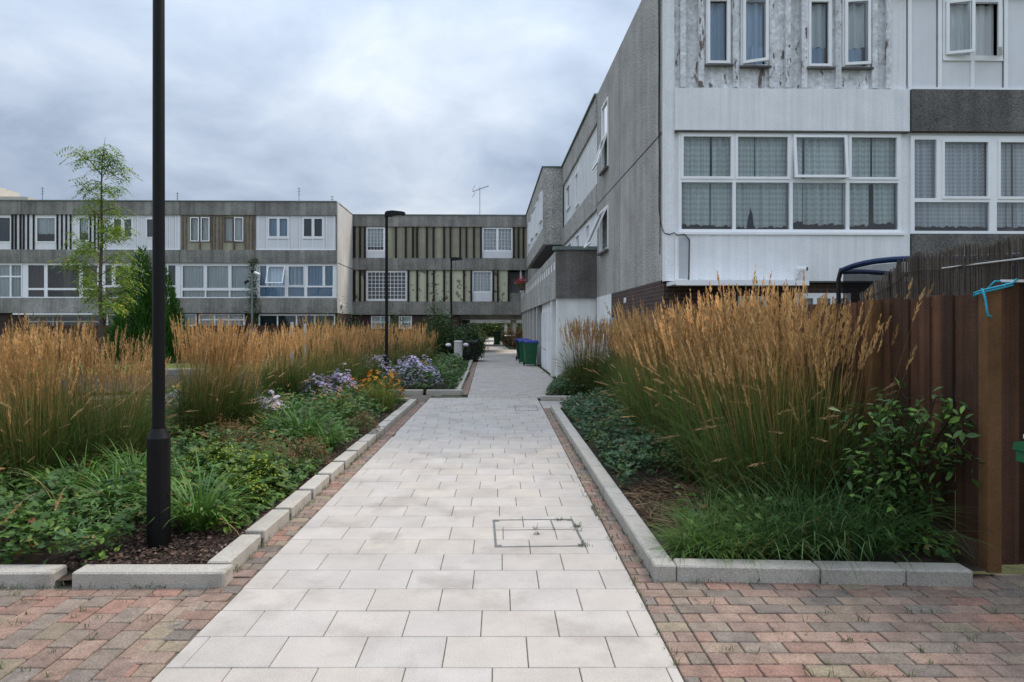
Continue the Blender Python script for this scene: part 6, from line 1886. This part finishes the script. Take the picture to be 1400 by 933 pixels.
tag(q, 'scrap of white wrapping on the lid of the green bin at the right edge', 'litter')

# ------------------------------------------------------------------ fences, reed screen, rope
FX = 3.07
def side_fence():
    t = thing('side_fence', 'dark red brown board fence running back beside the right bed', 'fence', (FX, 4.18, 0.0))
    rr = random.Random(4)
    b = MB(); y = 0.0
    while y < 7.3:
        w = 0.114; k = rr.uniform(0.45, 1.55); b.col = (k, k, k)
        z = 1.79 + rr.uniform(-0.012, 0.008)
        b.box(0.0 + (0.016 if int(y / 0.12) % 2 else 0), 0.018 + (0.016 if int(y / 0.12) % 2 else 0), y, y + w, 0.19, z)
        y += 0.12
    b.build('boards', M['fence'], t)
    for yy in (1.12, 3.0, 4.8, 6.6):
        b = MB(); b.box(-0.075, -0.001, yy - 0.05, yy + 0.05, 0.0, 1.785); b.build('post', M['post'], t)
    b = MB(); b.box(-0.02, 0.03, 0.0, 7.3, 0.0, 0.188); b.build('gravel_board', M['gravelboard'], t)
    b = MB()
    for zz in (0.45, 1.0, 1.55): b.box(0.04, 0.09, 0.0, 7.3, zz, zz + 0.06)
    b.build('rail', M['fence'], t)


side_fence()


def front_fence():
    t = thing('front_fence', 'dark brown board fence facing the paving at the right edge with a lighter corner post', 'fence', (FX, 4.13, 0.0))
    rr = random.Random(9)
    b = MB(); x = 0.091; i = 0
    while x < 4.2:
        w = 0.132; k = rr.uniform(0.5, 1.5); b.col = (k, k * 1.0, k)
        b.box(x, x + w, 0.0 + 0.012 * (i % 2), 0.02 + 0.012 * (i % 2), 0.06, 1.845 + rr.uniform(-0.006, 0.006))
        x += w + 0.004; i += 1
    b.build('boards', M['fence'], t)
    b = MB(); b.box(0.0, 0.088, -0.03, 0.05, 0.02, 1.80); b.build('corner_post', M['post'], t)
    b = MB(); b.box(0.1, 4.2, -0.02, -0.001, 1.852, 1.868); b.build('top_strip', M['white_plastic'], t)
    b = MB()
    for xx in (0.27, 0.83, 1.39): b.box(xx, xx + 0.03, -0.024, -0.001, 0.08, 1.84)
    b.build('cover_strip', M['gravelboard'], t)


front_fence()
# turquoise rope looped over the post
b = MB()
lp = []
for k in range(40):
    a = 2 * PI * k / 26 + 2.6
    lp.append((FX + 0.065 + 0.118 * math.cos(a) + 0.006 * math.sin(3 * a), 4.13 + 0.01 + 0.07 * math.sin(a), 1.795 + 0.03 * math.cos(a + 0.5) + 0.014 * (k / 26)))
b.tube(lp, 0.006, 7)
b.tube([(FX - 0.045, 4.09, 1.81), (FX - 0.035, 4.075, 1.75), (FX - 0.025, 4.075, 1.68), (FX - 0.018, 4.075, 1.64), (FX + 0.005, 4.075, 1.632)], 0.007, 6)
b.tube([(FX + 0.03, 4.16, 1.80), (FX + 0.07, 4.13, 1.86), (FX + 0.11, 4.12, 1.855), (FX + 0.155, 4.11, 1.83), (FX + 0.18, 4.10, 1.87), (FX + 0.19, 4.10, 1.866)], 0.006, 6)
tag(b.build('rope', M['rope'], None, True), 'turquoise rope tied round the top of the fence corner post', 'rope')

# reed screening inside the fence, slumping at its far end
def reed_screen():
    t = thing('reed_screen', 'weathered grey reed screening leaning above the fence before the trampoline', 'screen', (0, 0, 0))
    rr = random.Random(12)
    b = MB()
    n = 560
    for i in range(n):
        u = i / n
        y = 3.7 + 2.35 * u
        x = 3.42 + 0.02 * math.sin(u * 9) + (0.10 * max(0, u - 0.72))
        top = 2.155 + 0.012 * math.sin(u * 30) + rr.uniform(-0.022, 0.02)
        lean = 0.0
        if u > 0.76: lean = (u - 0.76) * 2.6; top -= (u - 0.76) * 1.15
        k = rr.uniform(0.55, 1.5); b.col = (k, k * 0.98, k * 0.95)
        r = rr.uniform(0.0022, 0.004)
        yt = y + lean * 0.35 + rr.uniform(-0.02, 0.02)
        b.tube([(x + rr.uniform(-0.006, 0.006), y, 1.2), (x + rr.uniform(-0.01, 0.01), yt, top)], r, 4, False)
    b.build('reeds', M['reed'], t)
    b = MB()
    for zz in (1.52, 1.78, 2.02):
        b.tube([(3.412 + 0.02 * math.sin(u * 9) + 0.10 * max(0, u - 0.72) - 0.012, 3.7 + 2.35 * u, zz + 0.012 * math.sin(u * 21) - max(0, u - 0.76) * 0.8) for u in np.linspace(0, 0.98, 30)], 0.004, 5, False)
    b.build('binding_wire', M['wire'], t)
    b = MB(); b.tube([(3.39, 3.85, 2.01), (3.395, 5.0, 2.02)], 0.006, 8); b.build('support_pole', M['silver'], t)
    # second length turning away along the front
    b = MB()
    for i in range(330):
        u = i / 330; x = 3.43 + 2.4 * u
        k = rr.uniform(0.55, 1.5); b.col = (k, k * 0.98, k * 0.95)
        b.tube([(x, 4.30 + 0.01 * math.sin(u * 20), 1.2), (x + rr.uniform(-0.01, 0.01), 4.30, 2.02 + rr.uniform(-0.03, 0.02))], rr.uniform(0.003, 0.005), 4, False)
    b.build('front_reeds', M['reed'], t)


reed_screen()


def trampoline():
    cx, cy, r = 5.55, 8.0, 1.2
    t = thing('trampoline', 'garden trampoline with black safety net and blue top rim behind the reed screen', 'trampoline', (cx, cy, 0.0))
    n = 40
    def ring(z, rr_): return [(rr_ * math.cos(2 * PI * k / n), rr_ * math.sin(2 * PI * k / n), z) for k in range(n)]
    b = MB(); vs = ring(0.75, r) + ring(2.30, r * 0.985); b.add(vs, [(k, (k + 1) % n, n + (k + 1) % n, n + k) for k in range(n)]); b.build('safety_net', M['mesh_net'], t)
    b = MB(); b.tube([(r * math.cos(2 * PI * k / n), r * math.sin(2 * PI * k / n), 2.32 + 0.02 * math.sin(2 * PI * k / n * 4)) for k in range(n + 1)], 0.034, 8, False); b.build('top_rim', M['blue'], t)
    for k in range(6):
        a = 2 * PI * k / 6 + 0.55
        b = MB(); b.tube([(r * 1.03 * math.cos(a), r * 1.03 * math.sin(a), 0.0), (r * 1.03 * math.cos(a), r * 1.03 * math.sin(a), 2.2), (r * math.cos(a), r * math.sin(a), 2.34)], 0.028, 10); b.build('net_pole', M['black_plastic'], t)
    b = MB(); b.lathe([(r * 0.86, 0.75), (r, 0.77), (r * 1.02, 0.74), (r, 0.71), (r * 0.86, 0.72)], n); b.build('edge_pad', M['blue'], t)
    b = MB(); b.lathe([(r * 0.855, 0.70), (r * 0.855, 0.705), (0.02, 0.69)], n); b.build('mat', M['black_plastic'], t)


trampoline()

# white garden sheet and shed things in the yard are hidden; the wall camera is not
x, y, z = PR.w(PR.x(1088), -0.10, EYE + (HY - 374) / F * 11.75)
t = thing('wall_camera', 'small white security camera on the white wall beside the canopy', 'security camera', (x, y, z), ROT)
b = MB(); b.box(-0.06, 0.03, -0.02, 0.0, -0.10, 0.0); b.tube([(-0.02, -0.02, -0.03), (-0.02, -0.07, 0.0), (0.0, -0.10, 0.05)], 0.014, 8); b.build('bracket', M['white_plastic'], t)
b = MB(); b.tube([(-0.06, -0.08, 0.065), (0.06, -0.19, 0.055)], [0.042, 0.045], 14); b.build('housing', M['white_plastic'], t)
b = MB(); b.tube([(0.055, -0.186, 0.055), (0.066, -0.196, 0.054)], 0.036, 14); b.build('lens', M['black_plastic'], t)

# ------------------------------------------------------------------ left background: fence, camera pole, timber posts
t = thing('garden_fence', 'low dark wooden fence before the left houses', 'fence', (-24, 31.5, 0))
rr = random.Random(3)
b = MB(); x = 0.0
while x < 17.0:
    k = rr.uniform(0.6, 1.2); b.col = (k, k, k); b.box(x, x + 0.115, 0, 0.02, 0.05, 1.62 + rr.uniform(-0.02, 0.02)); x += 0.12
b.build('boards', M['fence'], t)
for k in range(10):
    b = MB(); b.box(k * 1.8 + 0.3, k * 1.8 + 0.4, 0.022, 0.12, 0, 1.72); b.build('post', M['gravelboard'], t)

x, y = at(344.5, 29.5)
t = thing('camera_pole', 'slim grey pole with security cameras and floodlight before the left houses', 'camera pole', (x, y, 0))
zc_ = EYE + (HY - 372) / F * 29.5
b = MB(); b.tube([(0, 0, 0), (0, 0, zc_)], 0.045, 10); b.build('pole', M['steel'], t)
b = MB(); b.tube([(-0.22, 0, zc_ - 0.3), (0.3, 0, zc_ + 0.0)], 0.02, 8); b.tube([(-0.22, 0, zc_ - 0.45), (0, 0, zc_ - 0.3)], 0.02, 8); b.build('bracket', M['steel'], t)
b = MB(); b.tube([(0.12, -0.05, zc_ - 0.02), (0.42, -0.15, zc_ - 0.14)], 0.06, 12); b.build('camera', M['white_plastic'], t)
b = MB(); b.tube([(-0.3, -0.1, zc_ - 0.5), (-0.16, 0.0, zc_ - 0.4)], 0.06, 12); b.build('camera', M['black_plastic'], t)
b = MB(); b.lathe([(0.02, zc_ - 0.05), (0.09, zc_ - 0.02), (0.11, zc_ + 0.06), (0.06, zc_ + 0.13)], 16, (0.06, -0.05, 0)); b.build('dome_camera', M['black_plastic'], t, True)

for px, Y, h, lb in ((399, 26, 1.75, 'pale timber stake among the reed grasses below the camera pole'), (417, 27, 1.7, 'short pale timber stake left of the gable shrub')):
    x, y = at(px, Y)
    b = MB(); b.cbox(-0.05, 0.05, -0.05, 0.05, 0, h, 0.012); o = b.build('timber_stake', M['gable']); o.location = (x, y, 0)
    tag(o, lb, 'post', 'timber stakes in the left bed')

# lawn strip and low stone edging glimpsed behind the near lamp post
sheet('lawn', -18, -8.5, 20.9, 27.0, 0.04, mat('lawn_grass', (0.085, 0.13, 0.03), 0.95, 6, 0.3, 0.5, 60))
b = MB(); b.cbox(-0.55, 0.55, -0.12, 0.12, 0, 0.2, 0.02); o = b.build('stone_edging', M['beam']); o.location = (-10.1, 20.8, 0.03); o.rotation_euler.z = R(12)
tag(o, 'low pale stone edging beside the lawn behind the near lamp post', 'edging')

# ------------------------------------------------------------------ aerials on the roofs
def aerial(pl, px, ly, zroof, ztop, label, yagi=True, tilt=0.0):
    x, y, z = pl.w(pl.x(px), ly, zroof)
    t = thing('tv_aerial', label, 'aerial', (x, y, z), 0, 'television aerials on the roofs')
    h = ztop - zroof
    b = MB(); b.tube([(0, 0, -0.2), (0, 0, h)], 0.018, 8); b.build('mast', M['steel'], t)
    b = MB()
    if yagi:
        d = Vector((0.8, 0.3, 0.35)).normalized()
        b.tube([Vector((0, 0, h - 0.1)) - d * 0.5, Vector((0, 0, h - 0.1)) + d * 0.6], 0.022, 6)
        for s_ in np.linspace(-0.45, 0.55, 8):
            c_ = Vector((0, 0, h - 0.1)) + d * float(s_)
            b.tube([c_ - Vector((-0.1, 0.3, 0.12)) * 0.8, c_ + Vector((-0.1, 0.3, 0.12)) * 0.8], 0.011, 5)
        for dz in (-0.25, 0.2): b.tube([(-0.45, 0, h - 0.35 + dz), (-0.3, 0.1, h - 0.05 + dz)], 0.016, 5)
    else:
        for dz in (0.05, 0.2, 0.35): b.tube([(-0.09, 0, h - dz), (0.09, 0, h - dz - 0.03)], 0.012, 5)
    b.build('elements', M['steel'], t)
    return t


aerial(PF, 656, 0.13, 7.9, EYE + (HY - 256) / F * 39.4, 'tall television aerial with a big antenna on the bridging block')
aerial(PL, 400, 1.2, 8.2, EYE + (HY - 257) / F * 36.5, 'thin aerial mast on the roof of the white panelled end house', False)
aerial(PL, 445, 1.5, 8.2, EYE + (HY - 268) / F * 36.8, 'short stub aerial near the corner of the end house roof', False)
aerial(PL, 228, 1.2, 8.2, EYE + (HY - 264) / F * 36.5, 'small aerial on the roof just right of the near lamp post', False)
aerial(PL, 32, 1.5, 8.2, EYE + (HY - 258) / F * 36.8, 'hooked aerial mast on the roof at far left', False)

# flower box hanging on the gallery
x, y, z = PR.w(-1.36, 23.2, 3.55)
t = thing('flower_box', 'flower box with pink and yellow flowers hung on the gallery front', 'flower box', (x, y, z), ROT)
b = MB(); b.box(-0.12, 0.12, -0.6, 0.6, 0, 0.2); b.build('box', M['gravelboard'], t)
g = np.random.default_rng(201); n = 240
P = np.stack([g.normal(0, 0.13, n), g.uniform(-0.7, 0.7, n), 0.22 + np.abs(g.normal(0, 0.14, n))], 1)
link_mesh('foliage', np_mesh('foliage', [scatter(g, 'ovate', P, 0.12, None, None, None, (0.08, 0.14, 0.02), (0.2, 0.24, 0.03))]), M['leaf'], t)
P2 = P[:110] + np.array([-0.05, 0.1, 0.1])
link_mesh('flowers', np_mesh('flowers', [scatter(g, 'daisy', P2, 0.13, None, None, None, (0.5, 0.03, 0.10), (0.6, 0.15, 0.2))]), M['petal'], t)
